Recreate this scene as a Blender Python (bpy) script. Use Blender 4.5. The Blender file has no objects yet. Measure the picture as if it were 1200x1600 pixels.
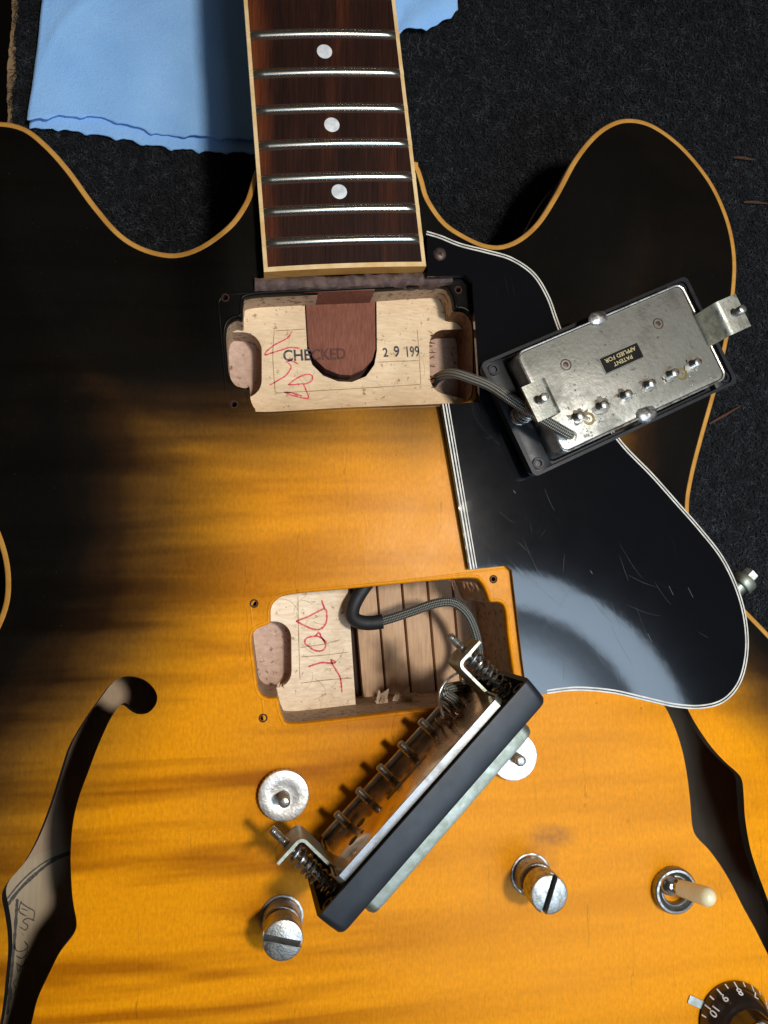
import bpy, math, random
import numpy as np
from mathutils import Matrix, Vector, geometry

random.seed(7); rng = np.random.default_rng(7)
scene = bpy.context.scene
col = scene.collection
rad = math.radians
MM = 0.001

# ------------------------------------------------------------------ camera
# the photo was taken from about 27 cm above the guitar, slightly off the vertical
FOC, DIST = 1256.0, 270.0
def cam_frame(nu, nv, D):
    n = np.array([(nu-600)/FOC, -(nv-800)/FOC, -1.0]); Z = -n/np.linalg.norm(n)
    X = np.array([1.0, 0, 0]); X -= Z*(X@Z); X /= np.linalg.norm(X)
    Y = np.cross(Z, X); R = np.stack([X, Y, Z])
    return R, -R@np.array([0, 0, -D])
CR, CP = cam_frame(410, 905, DIST)
cam_data = bpy.data.cameras.new('camera'); cam = bpy.data.objects.new('camera', cam_data); col.objects.link(cam)
m = Matrix.Identity(4)
for i in range(3):
    for j in range(3): m[i][j] = CR[i, j]
    m[i][3] = CP[i]*MM
cam.matrix_world = m
cam_data.sensor_fit = 'VERTICAL'; cam_data.sensor_height = 36.0
cam_data.lens = FOC/1600*36.0
cam_data.clip_start = 0.01; cam_data.clip_end = 50
scene.camera = cam

# ------------------------------------------------------------------ light
world = bpy.data.worlds.new('World'); scene.world = world; world.use_nodes = True
bg = world.node_tree.nodes['Background']; bg.inputs[0].default_value = (1.0, 0.86, 0.74, 1); bg.inputs[1].default_value = 0.05
KEY = (0.190, 0.020, 0.70)      # the lamp that throws the shadows
LAMP = (0.168, -0.172, 0.36)    # a round white shade nearer by, mirrored in the pickguard
def lamp(name, loc, size, power, colr, ring=None):
    l = bpy.data.lights.new(name, 'AREA'); l.shape = 'DISK'; l.size = size; l.energy = power; l.color = colr
    o = bpy.data.objects.new(name, l); col.objects.link(o); o.location = loc
    d = Vector((0.0, -0.02, 0.0)) - Vector(loc)
    o.rotation_euler = d.to_track_quat('-Z', 'Y').to_euler()
    return o, l
lamp('key_lamp', KEY, 0.075, 4.4, (1.0, 0.94, 0.85))
# the white rim of the lamp's shade, plus an inner band added for the pickguard's glow
ro, rl = lamp('lamp_rim_and_glow', (LAMP[0], LAMP[1], LAMP[2]+0.004), 0.335, 2.5, (0.62, 0.80, 1.0))
rl.use_nodes = True
nt = rl.node_tree; em = nt.nodes['Emission']
g = nt.nodes.new('ShaderNodeNewGeometry')
sub = nt.nodes.new('ShaderNodeVectorMath'); sub.operation = 'SUBTRACT'; sub.inputs[1].default_value = (0.5, 0.5, 0)
mul = nt.nodes.new('ShaderNodeVectorMath'); mul.operation = 'MULTIPLY'; mul.inputs[1].default_value = (1, 1, 0)
ln = nt.nodes.new('ShaderNodeVectorMath'); ln.operation = 'LENGTH'
rp = nt.nodes.new('ShaderNodeValToRGB')
rp.color_ramp.elements[0].position = 0.0; rp.color_ramp.elements[0].color = (.10, .10, .10, 1)
rp.color_ramp.elements[1].position = 0.17; rp.color_ramp.elements[1].color = (.2, .2, .2, 1)
for p_, c_ in ((0.21, 1.0), (0.285, .85), (0.345, .25), (0.392, .07), (0.408, .9), (0.488, .8), (0.5, .45)):
    e_ = rp.color_ramp.elements.new(p_); e_.color = (c_, c_, c_, 1)
nt.links.new(g.outputs['Parametric'], sub.inputs[0]); nt.links.new(sub.outputs[0], mul.inputs[0])
nt.links.new(mul.outputs[0], ln.inputs[0]); nt.links.new(ln.outputs['Value'], rp.inputs[0])
lt = nt.nodes.new('ShaderNodeMath'); lt.operation = 'LESS_THAN'; lt.inputs[1].default_value = 0.11; nt.links.new(ln.outputs['Value'], lt.inputs[0])
ma = nt.nodes.new('ShaderNodeMath'); ma.operation = 'MULTIPLY_ADD'; ma.inputs[1].default_value = 0.5; nt.links.new(lt.outputs[0], ma.inputs[0]); nt.links.new(rp.outputs[0], ma.inputs[2])
nt.links.new(ma.outputs[0], em.inputs['Strength'])
vs = scene.view_settings; vs.view_transform = 'Standard'; vs.look = 'None'; vs.exposure = 0.0; vs.gamma = 1.0; vs.use_curve_mapping = False
scene.render.engine = 'CYCLES'
scene.cycles.max_bounces = 8; scene.cycles.use_denoising = True

# ------------------------------------------------------------------ placing helpers (millimetres)
def U(u, v, z=0.0):
    d = CR@np.array([(u-600)/FOC, -(v-800)/FOC, -1.0]); s = (z-CP[2])/d[2]
    return CP+s*d
def U2(pts, z=0.0): return np.array([U(u, v, z)[:2] for u, v in pts])
def zoomed(pts, x0, y0, s): return [(x0+x/s, y0+y/s) for x, y in pts]

def spline(pts, step=2.0, closed=True):
    P = np.asarray(pts, float); n = len(P); out = []
    for i in range(n if closed else n-1):
        if closed: p0, p1, p2, p3 = P[(i-1) % n], P[i], P[(i+1) % n], P[(i+2) % n]
        else: p0, p1, p2, p3 = P[max(i-1, 0)], P[i], P[i+1], P[min(i+2, n-1)]
        k = max(1, int(math.ceil(np.linalg.norm(p2-p1)/step)))
        for j in range(k):
            t = j/k
            out.append(0.5*((2*p1)+(-p0+p2)*t+(2*p0-5*p1+4*p2-p3)*t*t+(-p0+3*p1-3*p2+p3)*t**3))
    if not closed: out.append(P[-1])
    return np.array(out)
def area2(P): x, y = P[:, 0], P[:, 1]; return 0.5*np.sum(x*np.roll(y, -1)-np.roll(x, -1)*y)
def ccw(P): return P if area2(P) > 0 else P[::-1]
def fillet(pts, r, step=0.5):
    """polygon with rounded corners; r a number or list"""
    P = np.asarray(pts, float); n = len(P); out = []
    for i in range(n):
        a, b, c = P[i-1], P[i], P[(i+1) % n]; ri = r[i] if hasattr(r, '__len__') else r
        v1 = a-b; v2 = c-b; l1 = np.linalg.norm(v1); l2 = np.linalg.norm(v2); v1 = v1/l1; v2 = v2/l2
        ang = math.acos(np.clip(v1@v2, -1, 1))
        if ri <= 0 or abs(ang-math.pi) < 0.02: out.append(b); continue
        t = min(ri/math.tan(ang/2), l1*.48, l2*.48); rr = t*math.tan(ang/2)
        p1 = b+v1*t; p2 = b+v2*t; k = max(3, int((math.pi-ang)*rr/step))
        for j in range(k+1):
            s = j/k; out.append((1-s)**2*p1+2*s*(1-s)*b+s*s*p2) if False else out.append(arc_pt(b, v1, v2, ang, rr, s))
    return np.array(out)
def arc_pt(b, v1, v2, ang, r, s):
    bis = v1+v2; bis = bis/np.linalg.norm(bis); c = b+bis*(r/math.sin(ang/2))
    p1 = b+v1*(r/math.tan(ang/2))-c; p2 = b+v2*(r/math.tan(ang/2))-c
    a1 = math.atan2(p1[1], p1[0]); a2 = math.atan2(p2[1], p2[0]); d = (a2-a1+math.pi) % (2*math.pi)-math.pi
    a = a1+d*s; return c+r*np.array([math.cos(a), math.sin(a)])
def densify(P, step, closed=True):
    P = np.asarray(P, float); out = []; n = len(P)
    for i in range(n if closed else n-1):
        a, b = P[i], P[(i+1) % n]; k = max(1, int(np.linalg.norm(b-a)/step+.5))
        for j in range(k): out.append(a+(b-a)*j/k)
    if not closed: out.append(P[-1])
    return np.array(out)
def offset(P, d):
    """inward offset of a ccw loop by d"""
    T = np.roll(P, -1, 0)-np.roll(P, 1, 0); T /= np.linalg.norm(T, axis=1)[:, None]+1e-9
    return P+np.stack([-T[:, 1], T[:, 0]], 1)*d
def inside(pts, poly):
    x, y = pts[:, 0], pts[:, 1]; r = np.zeros(len(pts), bool); n = len(poly)
    for i in range(n):
        x1, y1 = poly[i-1]; x2, y2 = poly[i]
        if y1 == y2: continue
        c = ((y1 > y) != (y2 > y)) & (x < (x2-x1)*(y-y1)/(y2-y1)+x1)
        r ^= c
    return r
def pdist(pts, loop, closed=True):
    best = np.full(len(pts), 1e9); n = len(loop)
    for i in range(0 if closed else 1, n):
        a, b = loop[i-1], loop[i]; ab = b-a; L = ab@ab+1e-12
        t = np.clip(((pts-a)@ab)/L, 0, 1); d = pts-(a+t[:, None]*ab)
        best = np.minimum(best, (d*d).sum(1))
    return np.sqrt(best)
def cdt(loops, keep, extra=None):
    """triangulate constrained loops; keep(centroids)->bool"""
    V = []; Ed = []
    for L in loops:
        b = len(V); n = len(L); V += [Vector((float(p[0]), float(p[1]))) for p in L]
        Ed += [(b+i, b+(i+1) % n) for i in range(n)]
    if extra is not None: V += [Vector((float(p[0]), float(p[1]))) for p in extra]
    r = geometry.delaunay_2d_cdt(V, Ed, [], 0, 1e-4)
    vv = np.array([[p.x, p.y] for p in r[0]]); F = np.array([list(t) for t in r[2]])
    k = keep(vv[F].mean(1)); F = F[k]
    a = vv[F[:, 1]]-vv[F[:, 0]]; b = vv[F[:, 2]]-vv[F[:, 0]]; s = a[:, 0]*b[:, 1]-a[:, 1]*b[:, 0]
    F[s < 0] = F[s < 0][:, ::-1]
    used = np.unique(F); mp = -np.ones(len(vv), int); mp[used] = np.arange(len(used))
    return vv[used], mp[F]

# ------------------------------------------------------------------ mesh helpers
def tag(o, label=None, cat=None, group=None, kind=None):
    for k, v in (('label', label), ('category', cat), ('group', group), ('kind', kind)):
        if v: o[k] = v
    return o
def empty(name, M=None):
    o = bpy.data.objects.new(name, None); col.objects.link(o); o.empty_display_size = 0.01
    if M is not None: o.matrix_world = M
    o['_m'] = 0; del o['_m']
    return o
WORLD = {}
def link(o, parent, local):
    col.objects.link(o)
    if parent is not None:
        o.parent = parent
        if not local and parent.name in WORLD: o.matrix_parent_inverse = WORLD[parent.name].inverted()
    if local and parent is not None and parent.name in WORLD: WORLD[o.name] = WORLD[parent.name].copy()
    return o
def build(name, vf, mat, parent=None, smooth=None, local=False, attr=None, uv=None, kind=None, label=None):
    V, F = vf[0], vf[1]
    me = bpy.data.meshes.new(name)
    V = np.asarray(V, float)*MM
    me.from_pydata(V.tolist(), [], [list(map(int, f)) for f in F]); 
    if mat is not None: me.materials.append(mat)
    if smooth is not None:
        me.polygons.foreach_set('use_smooth', [True]*len(me.polygons))
        if smooth < 179: me.set_sharp_from_angle(angle=rad(smooth))
    for k, vals in (attr or {}).items():
        a = me.attributes.new(k, 'FLOAT', 'POINT'); a.data.foreach_set('value', np.asarray(vals, np.float32))
    if uv is not None:
        l = me.uv_layers.new(name='UVMap'); idx = np.empty(len(me.loops), int); me.loops.foreach_get('vertex_index', idx)
        l.data.foreach_set('uv', np.asarray(uv, np.float32)[idx].ravel())
    me.update()
    o = bpy.data.objects.new(name, me); link(o, parent, local)
    if kind: o['kind'] = kind
    if label: o['label'] = label
    return o
def join(*parts):
    V = []; F = []
    for p in parts:
        b = len(V); V += [tuple(v) for v in p[0]]; F += [tuple(int(i)+b for i in f) for f in p[1]]
    return V, F
def loft(loops, cap0=False, cap1=False, closed=True):
    n = len(loops[0]); V = [tuple(p) for L in loops for p in L]; F = []
    for k in range(len(loops)-1):
        for i in range(n if closed else n-1):
            j = (i+1) % n; F.append((k*n+i, k*n+j, (k+1)*n+j, (k+1)*n+i))
    if cap0: F.append(tuple(range(n))[::-1])
    if cap1: F.append(tuple((len(loops)-1)*n+i for i in range(n)))
    return V, F
def lift(P, z): return [(p[0], p[1], z) for p in P]
def lathe(prof, n=32, c=(0, 0, 0), cap0=False, cap1=False):
    loops = [[(c[0]+r*math.cos(2*math.pi*i/n), c[1]+r*math.sin(2*math.pi*i/n), c[2]+z) for i in range(n)] for r, z in prof]
    return loft(loops, cap0, cap1)
def rrect(w, h, r, n=5):
    P = []
    for cx, cy, a0 in ((w/2-r, h/2-r, 0), (-w/2+r, h/2-r, 90), (-w/2+r, -h/2+r, 180), (w/2-r, -h/2+r, 270)):
        for k in range(n+1):
            a = rad(a0+90*k/n); P.append((cx+r*math.cos(a), cy+r*math.sin(a)))
    return np.array(P)
def slab(P, z0, z1, bev=0.0):
    """prism of a ccw loop with a bevelled upper edge"""
    L = [lift(P, z0)]
    if bev > 0:
        L += [lift(P, z1-bev), lift(offset(P, bev*.35), z1-bev*.3), lift(offset(P, bev), z1)]
    else: L += [lift(P, z1)]
    return loft(L, True, True)
def frames(path, closed=False):
    P = np.asarray(path, float); n = len(P)
    T = np.gradient(P, axis=0) if not closed else np.roll(P, -1, 0)-np.roll(P, 1, 0)
    T /= np.linalg.norm(T, axis=1)[:, None]+1e-12
    a = np.array([0, 0, 1.0]) if abs(T[0][2]) < .9 else np.array([1.0, 0, 0])
    N = np.cross(T[0], a); N /= np.linalg.norm(N); out = []
    for t in T:
        N = N-t*(N@t); N /= np.linalg.norm(N)+1e-12; out.append((N.copy(), np.cross(t, N)))
    return P, out
def tube(path, r, n=8, caps=True):
    P, fr = frames(path); k = len(P); rr = r if hasattr(r, '__len__') else [r]*k
    loops = [[tuple(P[i]+rr[i]*(math.cos(2*math.pi*j/n)*fr[i][0]+math.sin(2*math.pi*j/n)*fr[i][1])) for j in range(n)] for i in range(k)]
    return loft(loops, caps, caps)
def tube_uv(path, r, n=10):
    """tube with uv (around, along in mm)"""
    P, fr = frames(path); s = np.concatenate([[0], np.cumsum(np.linalg.norm(np.diff(P, axis=0), axis=1))])
    V = []; UV = []; F = []
    for i in range(len(P)):
        for j in range(n+1):
            a = 2*math.pi*j/n; V.append(tuple(P[i]+r*(math.cos(a)*fr[i][0]+math.sin(a)*fr[i][1]))); UV.append((j/n, s[i]))
    for i in range(len(P)-1):
        for j in range(n): a = i*(n+1)+j; F.append((a, a+1, a+n+2, a+n+1))
    return V, F, UV
def ribbon(path2, w, z, zf=None):
    """flat stroke lying on a surface"""
    P = np.asarray(path2, float); T = np.gradient(P, axis=0); T /= np.linalg.norm(T, axis=1)[:, None]+1e-9
    N = np.stack([-T[:, 1], T[:, 0]], 1); n = len(P)
    ww = w*(0.75+0.5*rng.random(n))/2; ww[0] *= .4; ww[-1] *= .4
    A = P+N*ww[:, None]; B = P-N*ww[:, None]
    zz = (lambda q: z) if zf is None else zf
    V = [(a[0], a[1], zz(a)) for a in A]+[(b[0], b[1], zz(b)) for b in B]
    return V, [(i, n+i, n+i+1, i+1) for i in range(n-1)]
def hexa(c, sx, sy, sz):
    x, y, z = c; sx /= 2; sy /= 2; sz /= 2
    V = [(x+a*sx, y+b*sy, z+d*sz) for d in (-1, 1) for a, b in ((-1, -1), (1, -1), (1, 1), (-1, 1))]
    return V, [(3, 2, 1, 0), (4, 5, 6, 7), (0, 1, 5, 4), (1, 2, 6, 5), (2, 3, 7, 6), (3, 0, 4, 7)]
def xf(vf, M): return [tuple(M@Vector(v)) for v in vf[0]], vf[1]
def blob(c, rx, ry, rz, seed=0, n=10, k=5, rough=.15):
    r_ = random.Random(seed); V = []; F = []
    for i in range(k+1):
        a = math.pi/2*i/k
        for j in range(n):
            b = 2*math.pi*j/n; s = 1+rough*(r_.random()-.5)*2
            V.append((c[0]+rx*s*math.cos(a)*math.cos(b), c[1]+ry*s*math.cos(a)*math.sin(b), c[2]+rz*math.sin(a)*s))
    for i in range(k):
        for j in range(n): F.append((i*n+j, i*n+(j+1) % n, (i+1)*n+(j+1) % n, (i+1)*n+j))
    return V, F
def shard(base, direction, up, length, width, seed):
    """thin torn splinter of wood"""
    r_ = random.Random(seed); d = np.array(direction, float); d /= np.linalg.norm(d); u = np.array(up, float); u /= np.linalg.norm(u)
    n = 5; A = []; B = []; s = np.cross(d, u); base = np.array(base, float)
    for i in range(n+1):
        t = i/n; w = width*(1-t**1.5)*(0.7+.6*r_.random())/2+.05; c = base+d*length*t+u*length*.35*t*t*(r_.random()*.4+.8)
        A.append(c+s*w); B.append(c-s*w)
    th = u*0.25; V = [tuple(p) for p in A]+[tuple(p) for p in B]+[tuple(p-th) for p in A]+[tuple(p-th) for p in B]; m_ = n+1; F = []
    for i in range(n):
        F += [(i, m_+i, m_+i+1, i+1), (2*m_+i, 2*m_+i+1, 3*m_+i+1, 3*m_+i), (i, i+1, 2*m_+i+1, 2*m_+i), (m_+i, 3*m_+i, 3*m_+i+1, m_+i+1)]
    F += [(0, 2*m_, 3*m_, m_)]
    return V, F
def text_mesh(s, size, thick=0.0):
    cu = bpy.data.curves.new('t', 'FONT'); cu.body = s; cu.size = size; cu.offset = thick; cu.align_x = 'LEFT'; cu.resolution_u = 3
    o = bpy.data.objects.new('t', cu); col.objects.link(o)
    me = o.to_mesh(); V = [tuple(v.co) for v in me.vertices]; F = [tuple(p.vertices) for p in me.polygons]
    o.to_mesh_clear(); bpy.data.objects.remove(o); bpy.data.curves.remove(cu)
    return V, F

# ------------------------------------------------------------------ materials
class NB:
    def __init__(s, name):
        s.m = bpy.data.materials.new(name); s.m.use_nodes = True; s.t = s.m.node_tree; s.n = s.t.nodes; s.l = s.t.links
        s.b = s.n['Principled BSDF']; s._c = None
    def node(s, ty, **kw):
        n = s.n.new(ty)
        for k, v in kw.items(): setattr(n, k, v)
        return n
    def put(s, sock, v):
        if hasattr(v, 'links') or hasattr(v, 'is_linked'): s.l.new(v, sock)
        else:
            if isinstance(v, tuple) and len(v) == 3 and sock.type == 'RGBA': v = (*v, 1)
            sock.default_value = v
    @property
    def coord(s):
        if s._c is None:
            tc = s.node('ShaderNodeTexCoord'); k = s.node('ShaderNodeVectorMath', operation='SCALE'); k.inputs['Scale'].default_value = 1000
            s.l.new(tc.outputs['Object'], k.inputs[0]); s._c = k.outputs[0]
        return s._c
    def noise(s, sc=1.0, stretch=(1, 1, 1), rot=0, detail=4, rough=.55, dist=0, vec=None, off=(0, 0, 0)):
        mp = s.node('ShaderNodeMapping'); mp.inputs['Scale'].default_value = tuple(sc*q for q in stretch); mp.inputs['Location'].default_value = off; src = vec or s.coord
        if rot:
            m0 = s.node('ShaderNodeMapping'); m0.inputs['Rotation'].default_value = (0, 0, rot); s.l.new(src, m0.inputs[0]); src = m0.outputs[0]
        s.l.new(src, mp.inputs[0])
        n = s.node('ShaderNodeTexNoise'); n.inputs['Scale'].default_value = 1; n.inputs['Detail'].default_value = detail; n.inputs['Roughness'].default_value = rough; n.inputs['Distortion'].default_value = dist
        s.l.new(mp.outputs[0], n.inputs['Vector']); return n.outputs['Fac']
    def ramp(s, fac, stops):
        r = s.node('ShaderNodeValToRGB'); e = r.color_ramp.elements
        while len(e) < len(stops): e.new(0.5)
        for i, (p, c) in enumerate(stops):
            e[i].position = p; e[i].color = (c, c, c, 1) if not isinstance(c, tuple) else (*c, 1)
        s.put(r.inputs[0], fac); return r.outputs[0]
    def mix(s, f, a, b, mode='MIX'):
        n = s.node('ShaderNodeMix', data_type='RGBA', blend_type=mode); s.put(n.inputs[0], f); s.put(n.inputs[6], a); s.put(n.inputs[7], b); return n.outputs[2]
    def math(s, op, a, b=0.0, c=None, clamp=False):
        n = s.node('ShaderNodeMath', operation=op, use_clamp=clamp); s.put(n.inputs[0], a); s.put(n.inputs[1], b)
        if c is not None: s.put(n.inputs[2], c)
        return n.outputs[0]
    def attr(s, name): n = s.node('ShaderNodeAttribute', attribute_name=name); return n.outputs['Fac']
    def bump(s, h, strength=.3, dist=.0002):
        n = s.node('ShaderNodeBump'); n.inputs['Strength'].default_value = strength; n.inputs['Distance'].default_value = dist
        s.put(n.inputs['Height'], h); return n.outputs[0]
    def set(s, **kw):
        mp = dict(color='Base Color', rough='Roughness', metal='Metallic', coat='Coat Weight', coat_rough='Coat Roughness', normal='Normal', spec='Specular IOR Level', sheen='Sheen Weight', coat_normal='Coat Normal', sss='Subsurface Weight', trans='Transmission Weight', ior='IOR')
        for k, v in kw.items(): s.put(s.b.inputs[mp[k]], v)
        return s.m
def plain(name, c, rough=.5, metal=0.0, c2=None, sc=.3, lo=.4, hi=.65, bump=.15, bsc=2.0, stretch=(1, 1, 1), rvar=.12, coat=0.0, spec=.5, bdist=.00015):
    n = NB(name); f = n.noise(sc, stretch); base = n.mix(n.ramp(f, [(lo, 0.0), (hi, 1.0)]), c, c2 or tuple(q*.7 for q in c))
    r = n.math('MULTIPLY_ADD', n.noise(bsc*.4), rvar*2, rough-rvar)
    return n.set(color=base, rough=r, metal=metal, normal=n.bump(n.noise(bsc, stretch), bump, bdist), coat=coat, spec=spec)

def make_top():
    n = NB('sunburst_lacquer'); b = n.attr('burst')
    flame = n.noise(1, (.0070, .090, .01), rot=-.04, detail=3, rough=.5, dist=.25)
    flame2 = n.noise(1, (.012, .11, .02), rot=.03, detail=2)
    fl = n.math('MULTIPLY_ADD', flame2, .35, n.math('MULTIPLY', flame, .75))
    dark = n.ramp(fl, [(.45, 0.0), (.52, .5), (.61, 1.0)])
    cloud = n.noise(.03, detail=3)
    bb = n.math('ADD', b, n.math('MULTIPLY', n.math('SUBTRACT', cloud, .5), n.math('MULTIPLY', n.math('SUBTRACT', 1.0, b), .35)))
    bb = n.math('ADD', bb, n.math('MULTIPLY', n.math('SUBTRACT', fl, .56), n.math('MULTIPLY', n.math('MULTIPLY', b, n.math('SUBTRACT', 1.0, b)), 1.7)))
    c = n.ramp(bb, [(.0, (.0034, .0028, .0022)), (.12, (.0060, .0040, .0026)), (.30, (.028, .0125, .004)), (.50, (.125, .054, .008)), (.72, (.35, .140, .006)), (1.0, (.68, .252, .0020))])
    sy = n.node('ShaderNodeSeparateXYZ'); n.l.new(n.coord, sy.inputs[0])
    amt = n.math('MULTIPLY_ADD', n.ramp(n.math('MULTIPLY_ADD', sy.outputs[1], -.006, .35), [(.2, 0.0), (.75, 1.0)]), .45, .4)
    amt = n.math('MULTIPLY', amt, n.math('SUBTRACT', 1.0, n.ramp(n.math('MULTIPLY_ADD', sy.outputs[0], .005, .5), [(.28, 0.0), (.62, .72)])))
    dark = n.math('SUBTRACT', 1.0, n.math('MULTIPLY', n.math('SUBTRACT', 1.0, dark), n.math('MULTIPLY', amt, 1.25)))
    tint = n.mix(dark, (.52, .43, .30), (1.0, 1.0, 1.0)); c = n.mix(1.0, c, tint, 'MULTIPLY')
    grain = n.noise(1, (1.6, .09, .3), detail=5, rough=.7)
    c = n.mix(1.0, c, n.ramp(grain, [(.25, (.90, .87, .8)), (.7, (1.05, 1.04, 1.0))]), 'MULTIPLY')
    mot = n.noise(1, (1.1, .55, .5), detail=4, rough=.65); c = n.mix(1.0, c, n.ramp(mot, [(.32, (.87, .84, .8)), (.66, (1.08, 1.08, 1.06))]), 'MULTIPLY')
    # hairline lacquer checks running with the grain
    wob = n.noise(1, (.15, .03, .1), detail=3); tc = n.node('ShaderNodeSeparateXYZ'); n.l.new(n.coord, tc.inputs[0])
    xx = n.math('ADD', n.math('MULTIPLY', tc.outputs[0], .062), n.math('MULTIPLY', wob, .55))
    fr = n.math('ABSOLUTE', n.math('SUBTRACT', n.math('FRACT', xx), .5))
    line = n.math('LESS_THAN', fr, .006); gate = n.math('GREATER_THAN', n.noise(1, (.07, .022, .05), off=(9, 3, 0)), .54)
    chk = n.math('MULTIPLY', line, gate); c = n.mix(n.math('MULTIPLY', n.math('MULTIPLY', chk, .28), n.math('GREATER_THAN', b, .45)), c, (.10, .035, .006))
    dust = n.ramp(n.noise(1.9, detail=1, off=(11, 2, 5)), [(.795, 0.0), (.83, 1.0)]); c = n.mix(n.math('MULTIPLY', dust, n.math('MULTIPLY_ADD', b, -.35, .40)), c, (.14, .13, .12))
    st = n.attr('stain'); c = n.mix(n.math('MULTIPLY', st, n.ramp(n.noise(.5, detail=3), [(.3, .4), (.6, 1.0)])), c, (.30, .115, .022))
    specks = n.ramp(n.noise(.55, detail=1, off=(3, 3, 3)), [(.80, 0.0), (.83, 1.0)]); c = n.mix(n.math('MULTIPLY', specks, n.math('MULTIPLY', b, .8)), c, (.05, .015, .005))
    cr = n.math('MULTIPLY_ADD', n.noise(.04, detail=5, off=(5, 0, 0)), .30, .15)
    h = n.math('ADD', n.math('MULTIPLY', n.noise(.09, detail=3), .8), n.math('MULTIPLY', n.noise(1, (1.5, .12, .5)), .12))
    nb = n.bump(h, .22, .0004)
    return n.set(color=c, rough=.55, spec=.03, coat=n.math('MULTIPLY_ADD', b, -.02, .16), coat_rough=cr, normal=n.bump(grain, .12, .0001), coat_normal=nb)
M_TOP = make_top()
M_BIND = plain('aged_cream_binding', (.52, .255, .050), .42, c2=(.42, .19, .032), sc=.12, bump=.1, coat=.25)
M_FBIND = plain('fretboard_binding_cream', (.72, .52, .27), .42, c2=(.60, .38, .15), sc=.15, bump=.1)
M_SIDE = plain('dark_walnut_lacquer', (.020, .009, .005), .3, c2=(.008, .005, .004), sc=.05, coat=.5)
M_BLACK = plain('ebonised_edge', (.010, .007, .005), .55)
def wood(name, a, b, stretch, sc=1.0, rough=.7, bump=.3, spots=None, thr=.72):
    n = NB(name); f = n.noise(sc, stretch, detail=6, rough=.65); big = n.noise(.06, detail=3)
    c = n.mix(n.ramp(f, [(.3, 0.0), (.7, 1.0)]), a, b); c = n.mix(1.0, c, n.ramp(big, [(.3, (.86, .82, .78)), (.7, (1.08, 1.06, 1.04))]), 'MULTIPLY')
    if spots: c = n.mix(n.math('MULTIPLY', n.ramp(n.noise(.45, detail=5, rough=.7, off=(4, 9, 1)), [(thr-.05, 0.0), (thr, 1.0)]), .8), c, spots)
    return n.set(color=c, rough=rough, spec=.25, normal=n.bump(n.math('ADD', f, n.noise(2.2, detail=3)), bump, .00025))
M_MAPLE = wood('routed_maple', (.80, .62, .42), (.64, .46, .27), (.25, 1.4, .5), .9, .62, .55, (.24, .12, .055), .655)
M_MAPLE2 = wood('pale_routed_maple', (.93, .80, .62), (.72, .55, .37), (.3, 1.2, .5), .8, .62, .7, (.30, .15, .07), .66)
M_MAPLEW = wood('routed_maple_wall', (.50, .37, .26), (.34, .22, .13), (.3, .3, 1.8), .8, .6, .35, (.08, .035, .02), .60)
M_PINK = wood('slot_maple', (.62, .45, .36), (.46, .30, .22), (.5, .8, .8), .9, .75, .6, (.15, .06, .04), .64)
M_BROWNW = wood('stained_slot', (.26, .12, .05), (.12, .05, .022), (.5, .5, 1.5), .7, .6, .6, (.03, .012, .008), .60)
M_MAHOG = wood('mahogany', (.255, .092, .055), (.14, .046, .030), (1.8, .22, .5), 1.1, .72, .7)
M_SLAT = wood('spruce_kerf', (.68, .47, .31), (.52, .34, .21), (1.4, .10, .5), .8, .75, .4, (.10, .04, .02), .72)
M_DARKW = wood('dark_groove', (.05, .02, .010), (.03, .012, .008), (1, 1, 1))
M_TORN = wood('torn_fibres', (.84, .70, .55), (.64, .46, .31), (1, 1, 1), 1.0, .8, .5)
M_BACKW = wood('bare_back_inside', (.46, .35, .25), (.40, .29, .20), (1.2, .06, 1), .7, .8, .15)
M_PAPER = wood('sealed_grey_wood', (.47, .39, .28), (.41, .33, .23), (1.2, .06, 1), .7, .8, .1)
def make_rosewood():
    n = NB('rosewood'); x = n.noise(1, (.16, .010, .1), detail=4); y = n.noise(1, (1.8, .06, .4), detail=5, rough=.7)
    se = n.node('ShaderNodeSeparateXYZ'); n.l.new(n.coord, se.inputs[0]); ed = n.attr('edge')
    f = n.math('ADD', n.math('MULTIPLY', x, .8), n.math('MULTIPLY', ed, .33))
    c = n.ramp(f, [(.30, (.014, .0055, .004)), (.47, (.026, .0085, .005)), (.60, (.062, .017, .007)), (.78, (.125, .032, .010))])
    c = n.mix(1.0, c, n.ramp(y, [(.3, (.55, .5, .5)), (.68, (1.25, 1.2, 1.15))]), 'MULTIPLY')
    return n.set(color=c, rough=n.math('MULTIPLY_ADD', y, .2, .34), spec=.2, normal=n.bump(y, .45, .0002))
M_ROSE = make_rosewood()
M_NECK = plain('neck_back_lacquer', (.03, .012, .006), .3, coat=.4)
def metal(name, c, c2, rough, sc=.25, lo=.45, hi=.62, bump=.25, bsc=1.2, rvar=.1, pits=None):
    n = NB(name); f = n.ramp(n.noise(sc, detail=6, rough=.7), [(lo, 0.0), (hi, 1.0)]); c_ = n.mix(f, c, c2)
    mt = n.math('MULTIPLY_ADD', f, -.35, 1.0)
    if pits:
        p = n.ramp(n.noise(pits[0], detail=4, rough=.7, off=(7, 7, 7)), [(pits[1], 0.0), (pits[1]+.05, 1.0)]); c_ = n.mix(n.math('MULTIPLY', p, .85), c_, (.05, .045, .04)); mt = n.math('MULTIPLY', mt, n.math('MULTIPLY_ADD', p, -.6, 1.0))
    r = n.math('MULTIPLY_ADD', f, rvar*1.6, rough-rvar*.3)
    return n.set(color=c_, rough=r, metal=mt, normal=n.bump(n.noise(bsc, detail=4), bump, .0002))
M_NICKEL = metal('aged_nickel', (.62, .60, .56), (.42, .41, .37), .36)
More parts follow.
